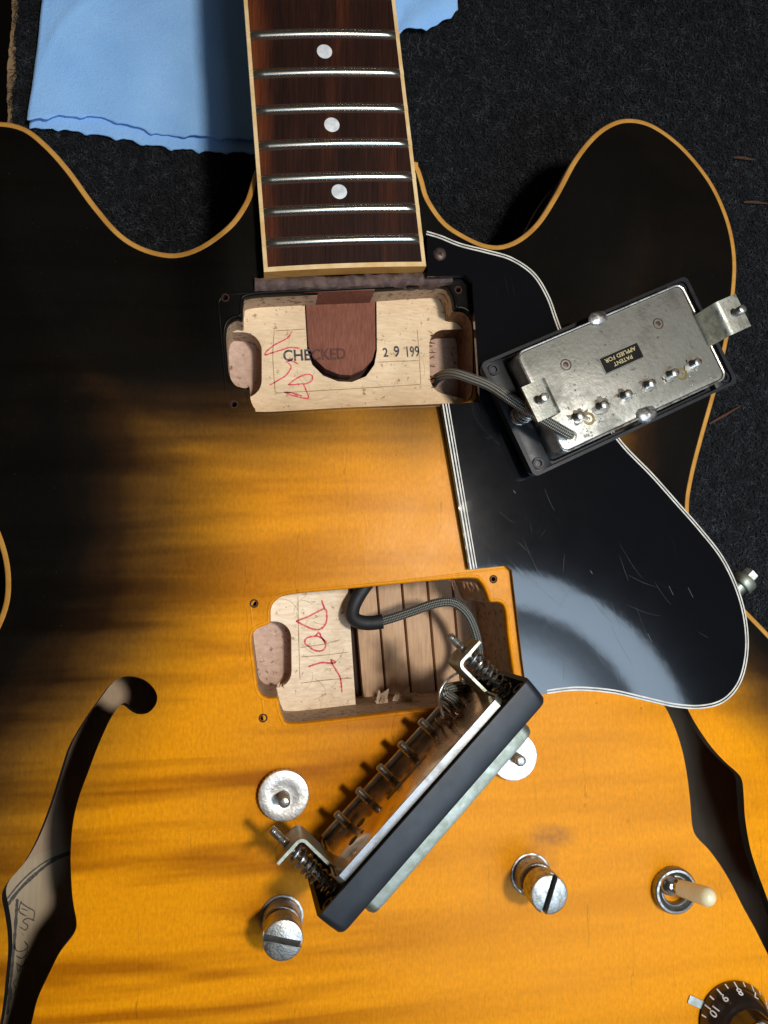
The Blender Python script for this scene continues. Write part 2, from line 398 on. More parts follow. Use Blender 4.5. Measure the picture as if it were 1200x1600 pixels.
M_PLATE = metal('tarnished_baseplate', (.46, .45, .40), (.22, .21, .18), .50, sc=.10, lo=.38, hi=.66, bump=.45, bsc=.7, pits=(.28, .62))
M_BPLATE = metal('amber_tinted_baseplate', (.60, .48, .34), (.44, .34, .23), .17, sc=.06, bump=.03)  # nickel tinted amber: the wood's reflection is put into the colour
M_GREEN = metal('green_tarnished_cover', (.33, .335, .285), (.21, .235, .18), .45, sc=.22, lo=.38, hi=.66)
M_LEG = metal('grey_leg', (.44, .44, .39), (.32, .33, .28), .40)
M_BRIGHT = metal('bright_cover_side', (.20, .197, .193), (.12, .117, .114), .34, sc=.15, lo=.5, hi=.75, bump=.1)
M_FRET = NB('fret_nickel').set(color=(.50, .49, .43), rough=.26, metal=1.0)
M_WHEEL = metal('pitted_wheel', (.74, .72, .68), (.55, .53, .5), .42, sc=.5, pits=(.9, .66), bump=.5)
M_STUD = metal('worn_stud', (.43, .42, .39), (.26, .25, .22), .36, sc=.5, bump=.5, bsc=1.6, pits=(.8, .72))
M_POLE = metal('pole_steel', (.44, .42, .38), (.22, .20, .17), .32, sc=.6)
M_STEEL = metal('dark_screw_steel', (.34, .33, .31), (.16, .15, .13), .38, sc=.6)
M_SPRING = metal('dark_spring', (.36, .35, .33), (.18, .17, .16), .30, sc=.5)
M_CHROME = metal('switch_ball', (.55, .54, .51), (.40, .39, .37), .16, bump=.03)
M_RUST = plain('rusty_screw', (.10, .06, .045), .5, .5, c2=(.04, .025, .02), sc=.6, bump=.6)
M_SOLDER = metal('solder', (.52, .51, .49), (.34, .33, .31), .36, sc=.4, bump=.35)
M_FLUX = plain('burnt_flux', (.16, .13, .095), .30, .35, c2=(.30, .28, .24), sc=.5, lo=.35, hi=.6, bump=.5, bsc=.9)
M_COPPER = plain('frayed_copper', (.18, .085, .04), .45, .5, c2=(.05, .03, .02), sc=.8)
def make_guard():
    n = NB('black_pickguard'); s1 = n.noise(1, (.03, 2.6, 1), rot=.75, detail=2); s2 = n.noise(1, (.05, 3.2, 1), rot=1.35, detail=2, off=(3, 1, 0)); s3 = n.noise(1, (.04, 2.2, 1), rot=2.2, detail=2, off=(8, 1, 0))
    sc = n.math('MAXIMUM', n.math('MAXIMUM', s1, s2), s3); scr = n.ramp(sc, [(.70, 0.0), (.80, 1.0)])
    patch = n.ramp(n.noise(.03, detail=2), [(.42, 0.0), (.62, 1.0)]); scr = n.math('MULTIPLY', scr, patch)
    c = n.mix(n.math('MULTIPLY', scr, .2), (.0026, .0029, .0042), (.05, .05, .055))
    fine = n.math('ADD', n.math('MULTIPLY', n.noise(.05, detail=3), 1.0), n.math('ADD', n.math('MULTIPLY', s1, .05), n.math('MULTIPLY', s2, .05)))
    nb = n.bump(fine, .10, .0004)
    return n.set(color=c, rough=n.math('MULTIPLY_ADD', n.noise(.12, detail=5), .06, .12), spec=.10, coat=1.0, coat_rough=n.math('MULTIPLY_ADD', scr, .2, .045), normal=n.bump(sc, .05, .0001), coat_normal=nb)
M_GUARD = make_guard()
M_PLYW = plain('guard_white_ply', (.62, .58, .50), .45, bump=.05)
M_RING = plain('black_ring_plastic', (.010, .011, .014), .42, c2=(.016, .017, .020), sc=.15, bump=.12, bsc=1.0, spec=.35)
M_IVORY = plain('ivory_switch_tip', (.74, .64, .40), .28, c2=(.66, .55, .31), sc=.1, bump=.03, coat=.3)
M_PEARL = plain('pearl_dot', (.52, .54, .56), .25, c2=(.75, .76, .74), sc=.35, bump=.05)
M_KNOB = plain('black_knob', (.012, .008, .006), .18, c2=(.02, .01, .006), bump=.03, coat=.6)
M_WHITE = plain('white_paint', (.68, .68, .66), .6)
M_GOLD = plain('gold_ink', (.50, .40, .20), .5)
M_LABEL = plain('black_label', (.012, .011, .010), .7, spec=.1)
M_TAPE = plain('clear_label_backing', (.17, .16, .125), .5)
M_RED = plain('red_pencil', (.60, .035, .060), .7, c2=(.66, .16, .15), sc=1.4, lo=.45, hi=.6)
M_INK = plain('stamp_ink', (.028, .028, .038), .7, c2=(.22, .16, .11), sc=.9, lo=.50, hi=.72)
M_PENCIL = plain('grey_pencil', (.06, .055, .05), .7, c2=(.12, .11, .09), sc=1.0)
M_RUBBER = plain('black_sleeve', (.010, .010, .011), .6, bump=.3)
def make_braid():
    n = NB('braided_shield'); uv = n.node('ShaderNodeUVMap'); se = n.node('ShaderNodeSeparateXYZ'); n.l.new(uv.outputs[0], se.inputs[0])
    a = n.math('ADD', n.math('MULTIPLY', se.outputs[0], 5), n.math('MULTIPLY', se.outputs[1], .85)); b = n.math('SUBTRACT', n.math('MULTIPLY', se.outputs[0], 5), n.math('MULTIPLY', se.outputs[1], .85))
    sa = n.math('SINE', n.math('MULTIPLY', a, 2*math.pi)); sb = n.math('SINE', n.math('MULTIPLY', b, 2*math.pi)); w = n.math('MULTIPLY_ADD', n.math('MULTIPLY', sa, sb), .5, .5)
    c = n.mix(n.ramp(w, [(.25, 0.0), (.7, 1.0)]), (.035, .035, .030), (.34, .34, .30))
    return n.set(color=c, rough=.5, metal=.45, normal=n.bump(w, .9, .0006))
M_BRAID = make_braid()
def make_carpet(name, k):
    n = NB(name); f = n.noise(.5, detail=4); c = n.ramp(f, [(.3, tuple(k*q for q in (.006, .006, .007))), (.7, tuple(k*q for q in (.020, .021, .024)))])
    return n.set(color=c, rough=.95, spec=.1, normal=n.bump(n.noise(1.2), .8, .001))
M_CARPET = make_carpet('carpet_backing', .8)
def make_fibre():
    n = NB('carpet_fibre'); a = n.attr('shade'); c = n.ramp(a, [(.0, (.0055, .0057, .0065)), (.45, (.016, .017, .020)), (.75, (.038, .041, .047)), (.95, (.070, .074, .083)), (1.0, (.10, .10, .105))])
    return n.set(color=c, rough=.8, spec=.15)
M_FIBRE = make_fibre()
def make_cloth():
    n = NB('blue_shop_cloth'); f = n.noise(.05, detail=5); sp = n.noise(1, (3.0, .9, 1), detail=4)
    c = n.mix(n.ramp(f, [(.3, 0.0), (.7, 1.0)]), (.26, .50, .88), (.31, .56, .93)); c = n.mix(1.0, c, n.ramp(sp, [(.3, (.90, .92, .94)), (.7, (1.05, 1.04, 1.03))]), 'MULTIPLY')
    return n.set(color=c, rough=.95, spec=.1, sheen=.15, normal=n.bump(n.math('ADD', n.math('ADD', sp, n.noise(.4)), n.noise(1, (.8, 3.0, 1), detail=4)), .55, .0004))
M_CLOTH = make_cloth()
M_RAWWOOD = wood('raw_board_edge', (.40, .28, .15), (.20, .12, .06), (2, .15, 1), .6, .8, .8, (.06, .05, .04), .58)
M_FLOOR = plain('dark_floor', (.012, .011, .010), .7)
M_SPLINT = wood('brown_splinter', (.10, .048, .028), (.06, .028, .016), (1, 1, 1))

# ------------------------------------------------------------------ body outline and arched top
ZR = -8.0      # height of the rim
OUT_PX = [(520, 266), (430, 267), (408, 272), (397, 285), (391, 305), (381, 332), (357, 365), (320, 388), (275, 396), (230, 388), (190, 365), (150, 320), (110, 265), (75, 226), (40, 199), (0, 190),
          (-40, 196), (-80, 222), (-112, 268), (-132, 330), (-138, 400), (-132, 480), (-112, 580), (-80, 680), (-40, 770), (-4, 845), (8, 905), (0, 960), (-38, 1030), (-100, 1110), (-170, 1210), (-235, 1340), (-278, 1490), (-290, 1650), (-250, 1840), (-150, 2020), (10, 2160), (240, 2260), (480, 2310),
          (720, 2310), (960, 2280), (1180, 2200), (1350, 2080), (1470, 1920), (1530, 1740), (1525, 1570), (1480, 1400), (1400, 1235), (1300, 1095), (1200, 988), (1140, 925), (1098, 868), (1080, 820), (1077, 785), (1085, 738), (1100, 680), (1120, 608), (1140, 520), (1149, 450), (1150, 400), (1141, 350), (1121, 300), (1095, 260), (1060, 222), (1020, 194), (985, 185), (955, 191), (925, 212), (895, 250), (865, 305), (835, 350), (800, 377), (760, 385), (720, 378), (690, 360), (665, 325), (656, 296), (648, 275), (634, 266)]
OUT = ccw(spline(U2(OUT_PX, ZR), 2.2))
RES = 2.0; x0g, y0g = OUT.min(0)-6; x1g, y1g = OUT.max(0)+6
gx = np.arange(x0g, x1g, RES); gy = np.arange(y0g, y1g, RES); GX, GY = np.meshgrid(gx, gy); gp = np.stack([GX.ravel(), GY.ravel()], 1)
gin = inside(gp, OUT); gd = pdist(gp, OUT[::2])*np.where(gin, 1, -1); DG = gd.reshape(GX.shape)
ZG = ZR*(1-np.clip(DG, 0, 72)/72)**1.4
for _ in range(6):
    p = np.pad(ZG, 1, mode='edge'); ZG = .5*ZG+.125*(p[:-2, 1:-1]+p[2:, 1:-1]+p[1:-1, :-2]+p[1:-1, 2:])
def samp(G, P):
    P = np.atleast_2d(np.asarray(P, float)); fx = np.clip((P[:, 0]-x0g)/RES, 0, len(gx)-1.001); fy = np.clip((P[:, 1]-y0g)/RES, 0, len(gy)-1.001)
    i = fx.astype(int); j = fy.astype(int); a = fx-i; b = fy-j
    return G[j, i]*(1-a)*(1-b)+G[j, i+1]*a*(1-b)+G[j+1, i]*(1-a)*b+G[j+1, i+1]*a*b
def neckflat(P):
    """the top is level where the neck joins"""
    P = np.atleast_2d(P); ax = -13+0.075*(P[:, 1]-84)*-1
    w = np.clip(1-(np.abs(P[:, 0]-ax)-38)/22, 0, 1); v = np.clip((P[:, 1]-35)/30, 0, 1); w = w*w*(3-2*w)*v
    return w
def topz(P):
    z = samp(ZG, P); w = neckflat(P); return z*(1-w)+(-0.8)*w
def tz(x, y): return float(topz([(x, y)])[0])
def PT(u, v):
    z = 0.0
    for _ in range(6): p = U(u, v, z); z = tz(p[0], p[1])
    return U(u, v, z)
def PT2(pts): return np.array([PT(u, v)[:2] for u, v in pts])
def burst(P):
    P = np.atleast_2d(P); d = samp(DG, P); y = P[:, 1]
    ys = [-90, -65, -45, -12, 20, 60, 120]; t0 = np.interp(y, ys, [-4, 0, 6, 17, 29, 46, 58]); t1 = np.interp(y, ys, [66, 68, 72, 82, 94, 106, 114])
    s = np.clip((P[:, 0]-10)/50, 0, 1); t0 = t0*(1-.62*s); t1 = t1*(1-.42*s)
    b = np.clip((d-t0)/(t1-t0), 0, 1)
    return b*(1-.75*np.clip((y-45)/25, 0, 1)*np.clip((P[:, 0]-20)/30, 0, 1))
stain_c = [(PT(862, 1307)[:2], (8.5, 4.2)), (PT(838, 1352)[:2], (9, 7.5)), (PT(445, 1412)[:2], (8.5, 8))]
def stain(P):
    P = np.atleast_2d(P); s = np.zeros(len(P))
    for k, (c, r) in enumerate(stain_c):
        q = (((P-c)/np.array(r))**2).sum(1); s = np.maximum(s, np.clip(1.15-q, 0, 1)*(.85 if k == 0 else .55))
    return s
def topattr(V): P = np.asarray(V)[:, :2]; return {'burst': burst(P), 'stain': stain(P)}

# ------------------------------------------------------------------ openings in the top
NC = zoomed([(165, 172), (195, 142), (420, 128), (745, 112), (1000, 98), (1045, 125), (1060, 165), (1066, 196), (1105, 202), (1140, 240), (1150, 320), (1150, 500), (1142, 570), (1100, 594), (1000, 601), (600, 617), (250, 635), (215, 622), (196, 585), (190, 528), (175, 534), (130, 521), (104, 475), (96, 400), (90, 305), (103, 255), (140, 236), (161, 240)], 320, 410, 2.727)
BC = zoomed([(128, 222), (146, 190), (200, 166), (420, 144), (650, 122), (872, 104), (915, 120), (936, 160), (950, 193), (984, 195), (1006, 222), (1016, 320), (1030, 420), (1040, 500), (1022, 548), (985, 556), (960, 585), (740, 591), (460, 622), (215, 648), (175, 628), (160, 580), (152, 553), (112, 551), (82, 522), (70, 440), (58, 330), (74, 296), (112, 280), (127, 268)], 370, 860, 2.4)
LF = zoomed([(575, 75), (640, 95), (685, 145), (685, 195), (650, 235), (600, 240), (565, 220), (540, 200), (515, 215), (480, 270), (430, 380), (385, 500), (345, 610), (320, 720), (310, 850), (312, 950), (320, 1060), (336, 1150), (331, 1190), (310, 1225), (260, 1290), (210, 1390), (165, 1490), (140, 1590), (110, 1690), (75, 1790), (45, 1850), (20, 1868), (-10, 1845), (-55, 1832), (-110, 1855), (-135, 1910), (-115, 1970), (-60, 2000), (0, 1990), (-5, 1985), (-40, 1930),
             (-60, 1860), (-20, 1720), (0, 1600), (15, 1500), (25, 1400), (35, 1290), (33, 1200), (20, 1110), (8, 1050), (14, 1010), (40, 970), (100, 900), (160, 790), (215, 650), (260, 510), (295, 400), (330, 330), (380, 250), (430, 180), (475, 120), (520, 85)], 0, 1030, 2.807)
# lower ball of the left f-hole is out of frame: keep it simple
LF = LF[:24]+[(36, 1650), (20, 1700), (-2, 1738), (-30, 1752), (-55, 1738), (-58, 1710), (-38, 1694), (-20, 1690)]+[(-8, 1640)]+LF[39:]
RF = zoomed([(750, 30), (790, 120), (820, 220), (840, 330), (852, 430), (862, 545), (882, 594), (935, 650), (990, 725), (1040, 810), (1090, 910), (1140, 1000), (1190, 1100), (1240, 1200), (1300, 1310), (1370, 1370), (1440, 1350), (1450, 1280), (1390, 1240), (1350, 1220), (1300, 1130), (1240, 990), (1190, 850), (1150, 740), (1120, 640), (1098, 510), (1091, 400), (1084, 340), (1064, 308), (1010, 260), (950, 195), (890, 110), (850, 40), (800, -60), (740, -130), (670, -140), (640, -80), (680, -30), (720, -10)], 780, 1100, 2.857)
nc = ccw(densify(spline(PT2(NC), 1.0), .8)); bc = ccw(densify(spline(PT2(BC), 1.0), .8)); lf = ccw(spline(PT2(LF), 1.6)); rf = ccw(spline(PT2(RF), 1.6))
circ = lambda c, r, n=14: np.array([(c[0]+r*math.cos(2*math.pi*i/n), c[1]+r*math.sin(2*math.pi*i/n)) for i in range(n)])
hole_px = [(352, 465), (716, 453), (366, 632), (397, 943), (771, 905), (411, 1122)]
holes = [circ(PT(*h)[:2], .85) for h in hole_px]
LIP = 0.7
nco, bco = offset(nc, -LIP), offset(bc, -LIP)
inner = offset(OUT, 1.9)
loops = [inner, nco, bco, lf, rf]+holes
pts = []
for (a, b, st) in ((CP[0]-250, CP[0]+300, 6.0),):
    X, Y = np.meshgrid(np.arange(x0g, x1g, 6.0), np.arange(y0g, y1g, 6.0)); pts.append(np.stack([X.ravel(), Y.ravel()], 1))
X, Y = np.meshgrid(np.arange(-140, 150, 2.2), np.arange(-185, 160, 2.2)); q = np.stack([X.ravel(), Y.ravel()], 1)
pts[0] = pts[0][(pts[0][:, 0] < -141) | (pts[0][:, 0] > 151) | (pts[0][:, 1] < -186) | (pts[0][:, 1] > 161)]
pts.append(q); pts = np.concatenate(pts); pts = pts[inside(pts, inner)]+rng.random((1, 2))*.01
dd = np.min(np.stack([pdist(pts, L[::2]) for L in (inner, nco, bco, lf, rf)]), 0); pts = pts[dd > .9]
for h in holes: pts = pts[np.hypot(*(pts-h.mean(0)).T) > 1.6]
def keep_top(c):
    k = inside(c, inner)
    for L in (nco, bco, lf, rf, *holes): k &= ~inside(c, L)
    return k
v2, F = cdt(loops, keep_top, pts)
V = np.column_stack([v2, topz(v2)])

# ================================================================== THE GUITAR
BASE = -60.0
guitar = empty('electric_guitar', Matrix.Translation((0, 0, BASE*MM))); WORLD[guitar.name] = Matrix.Translation((0, 0, BASE*MM))
tag(guitar, 'sunburst semi-hollow electric guitar with f-holes lying on its back, strings and pickups removed', 'guitar')
top = build('body_top', (V, F), M_TOP, guitar, 180, attr=topattr(V), label='amber sunburst flamed top fading to black at the edges')
# binding, side, back
def ring_of(P, dz, zfun=topz): z = zfun(P)+dz; return [(p[0], p[1], float(q)) for p, q in zip(P, z)]
zrim = topz(OUT)
o1 = [(p[0], p[1], z) for p, z in zip(inner, topz(inner))]
bl = [[(p[0], p[1], z-.25) for p, z in zip(offset(OUT, 2.0), topz(inner))], [(p[0], p[1], z+.10) for p, z in zip(offset(OUT, 1.75), topz(inner))], [(p[0], p[1], z+.08) for p, z in zip(offset(OUT, .5), zrim)], [(p[0], p[1], z-.15) for p, z in zip(offset(OUT, .1), zrim)], [(p[0], p[1], z-.7) for p, z in zip(OUT, zrim)], [(p[0], p[1], z-5.5) for p, z in zip(OUT, zrim)]]
bl = [L[::-1] for L in bl]
build('body_binding', loft(bl), M_BIND, guitar, 50, label='aged yellow binding along the edge of the body')
s_in = offset(OUT, .25)
build('body_side', loft([[(p[0], p[1], z-5.4) for p, z in zip(s_in, zrim)][::-1], [(p[0], p[1], -50) for p in s_in][::-1]]), M_SIDE, guitar, 60)
bk2, bkF = cdt([OUT], lambda c: inside(c, OUT))
back_in = build('body_back', join((np.column_stack([bk2, np.full(len(bk2), -46.0)]), bkF), (np.column_stack([bk2, np.full(len(bk2), -51.0)]), bkF[:, ::-1]), loft([lift(OUT[::-1], -46), lift(OUT[::-1], -51)]), loft([lift(offset(OUT, 3)[::-1], -51.0), lift(offset(OUT, 22)[::-1], -56), lift(offset(OUT, 45)[::-1], -59.6)], False, True)), M_BACKW, guitar)
def edge_wall(name, L, depth, mat): return build(name, loft([ring_of(L, 0.0), ring_of(L, -depth)]), mat, top, 180)
edge_wall('f_hole_edge', lf[::-1], 4.2, M_BLACK); edge_wall('f_hole_edge', rf[::-1], 4.2, M_BLACK)
for h in holes:
    c = h.mean(0); z = tz(*c)
    build('screw_hole', join(loft([ring_of(circ(c, 1.55), -.15), ring_of(circ(c, 1.35), .16), ring_of(circ(c, .95), .12), ring_of(circ(c, .84), -.3), ring_of(circ(c, .8), -6)], False, True)), M_DARKW, top, 60)
# faint ridges the mounting rings left in the lacquer
for quad in ([(340, 462), (733, 432), (748, 624), (356, 646)], [(390, 936), (800, 887), (820, 1092), (415, 1137)]):
    L = ccw(densify(fillet(PT2(quad), 3.2), 2.0)); 
    prof = [(.45, -.05), (.2, .10), (-.2, .10), (-.45, -.05)]
    vf = loft([[(p[0], p[1], z+dz) for p, z in zip(offset(L, d), topz(L))] for d, dz in prof]+[]); 
    keep = []
    P_ = np.array(vf[0])
    for f in vf[1]:
        c = P_[list(f)].mean(0)[:2]
        if not inside(np.array([c]), nco)[0] and not inside(np.array([c]), bco)[0]: keep.append(tuple(f)[::-1])
    build('lacquer_ridge', (vf[0], keep), M_TOP, top, 180, attr=topattr(vf[0]))
# rounded lacquered lips of the two openings
for L in (nc, bc):
    lp = [ring_of(offset(L, -LIP*1.9), -.03), ring_of(offset(L, -LIP*1.3), .16), ring_of(offset(L, -LIP*.6), .10), ring_of(offset(L, -LIP*.2), -.28), ring_of(L, -.75), ring_of(L, -3.2)]
    vf = loft([l[::-1] for l in lp]); build('opening_lip', vf, M_TOP, top, 180, attr=topattr(vf[0]))

# writing on the inside of the back, seen through the left f-hole
ZB = -45.9
zz = lambda pts: U2(zoomed(pts, 0, 1030, 2.807), ZB)
arc = [(20, 960), (90, 905), (160, 858), (260, 822), (340, 808), (440, 812)]
pan = np.concatenate([spline(zz(arc), 2, False), zz([(460, 1900), (-80, 1900), (-80, 1000)])]); pan = ccw(pan)
p2, pF = cdt([pan], lambda c: inside(c, pan)); build('grey_panel', (np.column_stack([p2, np.full(len(p2), -45.96)]), pF), M_PAPER, back_in)
ink = [([(20, 1095), (40, 1068), (95, 1000), (165, 935), (235, 882), (310, 852)], 1.1), ([(20, 1065), (38, 1042), (100, 968), (180, 900), (255, 862), (310, 843)], .55), ([(76, 1050), (70, 1140), (62, 1250), (48, 1400), (32, 1560)], 1.0),
       ([(94, 1060), (84, 1105), (118, 1128)], .45), ([(88, 1064), (120, 1088), (150, 1106), (146, 1146)], .45), ([(92, 1092), (122, 1104)], .4),
       ([(152, 1148), (122, 1136), (100, 1150), (122, 1168), (112, 1188), (84, 1172)], .45), ([(98, 1202), (103, 1212)], .5),
       ([(106, 1236), (122, 1262), (98, 1280), (72, 1278), (62, 1250)], .45), ([(122, 1276), (112, 1300), (92, 1312), (70, 1300)], .45), ([(112, 1306), (106, 1340), (86, 1346), (70, 1330)], .45),
       ([(92, 1346), (80, 1372), (74, 1340)], .4), ([(74, 1400), (58, 1420), (70, 1450), (56, 1480)], .4), ([(52, 1440), (48, 1500)], .4)]
build('pencil_writing', join(*[ribbon(spline(zz(p), 1.0, False), w, ZB) for p, w in ink]), M_PENCIL, back_in, label='pencil lines and a scrawled number inside the back')

# ------------------------------------------------------------------ neck pickup cavity
def cavity_walls(L, z1): return loft([ring_of(L[::-1], -3.2), lift(L[::-1], z1)])
ZN, ZNS = -14.0, -25.0
def stadium(px, z, r): return ccw(densify(fillet(U2(px, z), r), .8))
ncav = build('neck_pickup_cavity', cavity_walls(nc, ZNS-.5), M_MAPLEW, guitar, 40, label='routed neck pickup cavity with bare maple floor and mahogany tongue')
SL = stadium([(330, 519), (409, 519), (409, 622), (330, 622)], ZN, 6.5); SR = stadium([(670, 516), (790, 512), (790, 640), (672, 610)], ZN, 6.0)
TG = U2([(476, 440), (584, 440), (587, 500), (589, 545)], ZN); tb = U(532, 548, ZN)[:2]
hole_loop = np.concatenate([U2([(474, 440), (588, 438), (589, 548)], ZN), U2([(585, 570), (572, 588), (550, 597), (528, 596), (505, 587), (488, 570), (480, 548)], ZN)]); hole_loop = ccw(densify(hole_loop, 1.2))
tong = np.concatenate([U2([(475.5, 440), (586, 438), (587, 545)], ZN), U2([(582, 562), (568, 577), (548, 586), (530, 585), (508, 576), (491, 560), (481, 540)], ZN)]); tong = ccw(tong)
def in_any(c, *Ls):
    k = np.zeros(len(c), bool)
    for L in Ls: k |= inside(c, L)
    return k
f2, fF = cdt([nc, SL, SR, hole_loop], lambda c: inside(c, nc) & ~in_any(c, SL, SR, hole_loop))
build('cavity_floor', (np.column_stack([f2, np.full(len(f2), ZN)]), fF), M_MAPLE, ncav)
for L, mt, nm in ((SL, M_PINK, 'slot_floor'), (SR, M_PINK, 'slot_floor')):
    build(nm, loft([lift(L, ZNS)], False, True), mt, ncav)
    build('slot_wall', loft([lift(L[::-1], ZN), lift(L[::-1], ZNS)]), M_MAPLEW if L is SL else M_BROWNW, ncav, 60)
# stained right-hand wall of the slot
sr_in = [p for p in nc]; arcn = np.array([p for p in offset(nc, .35)]); msk = (arcn[:, 0] > U(690, 500, 0)[0]) & (arcn[:, 1] < U(700, 478, 0)[1]) & (arcn[:, 1] > U(700, 628, 0)[1]); idx = np.where(msk)[0]
seg = arcn[idx]; br = np.where(np.linalg.norm(np.diff(seg, axis=0), axis=1) > 3)[0]
if len(br): seg = np.concatenate([seg[br[0]+1:], seg[:br[0]+1]])
build('slot_wall', loft([lift(seg[::-1], -3.0), lift(offset(seg, 0)[::-1], -14), lift(seg[::-1], ZNS)], closed=False), M_BROWNW, ncav, 60, label='dark stained slot wall')
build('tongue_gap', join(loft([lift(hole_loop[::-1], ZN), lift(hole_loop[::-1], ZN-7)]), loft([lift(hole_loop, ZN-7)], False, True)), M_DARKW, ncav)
build('neck_tenon', slab(tong, ZN-6, ZN-.15, .25), M_MAHOG, ncav, label='red-brown mahogany tongue with a rounded end')
w0, w1 = PT(475, 456)[:2], PT(586, 452)[:2]; dv = (w1-w0)/np.linalg.norm(w1-w0); nv = np.array([dv[1], -dv[0]]); mid = (w0+w1)/2
nwall = ccw(np.array([w0+nv*-3, w1+nv*-3, w1+nv*.12, w0+nv*.12])); build('tenon_face', slab(nwall, ZN-.2, -1.2, .05), M_MAHOG, ncav)
# torn glue ledge between fretboard and cavity
lx = np.linspace(0, 1, 46); a = PT(398, 447)[:2]; b = PT(706, 436)[:2]; LV = []; n_ = len(lx)
for row, (off_, h_) in enumerate(((2.4, -.9), (2.2, .5), (.9, .9), (-.2, .7), (-1.5, .2), (-2.1, -1.2), (-2.2, -4.5))):
    for t_ in lx:
        p_ = a+(b-a)*t_+np.array([0, 1])*(off_+.5*(random.random()-.5)); LV.append((p_[0], p_[1], h_+.5*(random.random()-.5)*(1 if row not in (0, 6) else 0)))
LF_ = [(r*n_+i, (r+1)*n_+i, (r+1)*n_+i+1, r*n_+i+1) for r in range(6) for i in range(n_-1)]
M_LEDGE = plain('glue_stained_ledge', (.045, .022, .017), .72, c2=(.10, .055, .042), sc=.35, lo=.42, hi=.6, bump=.6, bsc=1.0)
build('torn_ledge', (LV, LF_), M_LEDGE, ncav, 50, label='rough glue-stained ledge under the end of the fretboard')
# red pencil and stamp
ZM = ZN+.05
zn = lambda pts: U2(zoomed(pts, 320, 410, 2.727), ZM)
red = [[(372, 293), (352, 322), (300, 350), (264, 378), (257, 394), (278, 388), (330, 372), (362, 363), (405, 366)], [(342, 426), (370, 420), (400, 434)], [(352, 426), (368, 446), (347, 480), (330, 492), (300, 510), (275, 524)], [(355, 522), (390, 495), (430, 478), (455, 481), (458, 500), (440, 514), (400, 519), (355, 522)], [(420, 518), (435, 552), (441, 578), (415, 577), (370, 566), (338, 552)], [(338, 552), (370, 556), (415, 570)]]
for s in red: build('red_pencil_mark', ribbon(spline(zn(s), .6, False), .50, ZM), M_RED, ncav)
def cutter_marks(parent, region, z, n, seed, zmat):
    r_ = random.Random(seed); parts = []
    for k in range(n):
        u, v = r_.uniform(region[0], region[2]), r_.uniform(region[1], region[3]); R_ = r_.uniform(5, 9); a0 = r_.uniform(0, 6.28); c_ = U(u, v, z)[:2]
        P_ = np.array([c_+R_*np.array([math.cos(a0+t), math.sin(a0+t)]) for t in np.linspace(0, r_.uniform(.5, 1.5), 14)])
        parts.append((P_, r_.uniform(.10, .26)))
    return parts
def put_text(s, px, z, px_end, size, mat, parent, name, thick=.03, squeeze=1.0):
    a = U(*px, z)[:2]; b = U(*px_end, z)[:2]; d = b-a; ang = math.atan2(d[1], d[0]); V_, F_ = text_mesh(s, size, thick); w = max(v[0] for v in V_)-min(v[0] for v in V_); x0 = min(v[0] for v in V_); k = np.linalg.norm(d)/w
    ca, sa = math.cos(ang), math.sin(ang); Vn = [(a[0]+(v[0]-x0)*k*ca-v[1]*sa, a[1]+(v[0]-x0)*k*sa+v[1]*ca, z) for v in V_]
    return build(name, (Vn, F_), mat, parent)
put_text('CHE', (443, 564), ZM, (486, 562.5), 5.6, M_INK, ncav, 'stamped_lettering', .13)
M_INKF = plain('faint_stamp_ink', (.055, .022, .018), .8, c2=(.11, .035, .022), sc=.8, lo=.42, hi=.55)
put_text('CKED', (488, 562.5), ZM+.06, (541, 560.5), 5.6, M_INKF, ncav, 'stamped_lettering', .08)
put_text('2', (599, 557.5), ZM, (607, 557), 4.6, M_INK, ncav, 'stamped_lettering', .10)
put_text('9', (616, 557), ZM, (625, 556.5), 5.4, M_INK, ncav, 'stamped_lettering', .13)
put_text('199', (636, 557.5), ZM, (656, 556.5), 5.4, M_INK, ncav, 'stamped_lettering', .10)
mk_ = [ribbon(P_, w_, ZN+.03) for P_, w_ in cutter_marks(ncav, (395, 480, 660, 620), ZN, 34, 5, None) if inside(P_, nc).all() and not in_any(P_, SL, SR, hole_loop).any()]
M_CUT = plain('cutter_scuff', (.56, .41, .24), .6)
build('cutter_marks', join(*mk_), M_CUT, ncav, kind='stuff')
# scribed frame lines in the floor
for s in ([(296, 290), (290, 405), (300, 555)], [(300, 557), (600, 540), (920, 520)], [(735, 425), (915, 418)], [(905, 285), (915, 420), (920, 520)], [(300, 292), (430, 284)]): build('scribed_line', ribbon(spline(zn(s), 1.5, False), .28, ZM), plain('scribe', (.38, .23, .10), .7) if 'scribe' not in bpy.data.materials else bpy.data.materials['scribe'], ncav)
# torn splinters at the slot rims
def fray(px0, px1, z, n, dirv, parent, seed, ln_=(1.0, 2.4), mat=None, wd=(.3, .8)):
    parts = []
    r_ = random.Random(seed)
    for k in range(n):
        t = r_.random(); u = px0[0]+(px1[0]-px0[0])*t; v = px0[1]+(px1[1]-px0[1])*t; p = U(u, v, z)
        d = np.array(dirv)+np.array([r_.random()-.5, r_.random()-.5, .4*r_.random()])*1.0
        parts.append(shard((p[0], p[1], z-.1), d, (0, 0, 1), r_.uniform(*ln_), r_.uniform(*wd), seed*100+k))
    return build('torn_fibres', join(*parts), mat or M_TORN, parent, kind='stuff')
fray((671, 520), (672, 605), ZN, 12, (1, 0, 0), ncav, 4, mat=M_BROWNW)

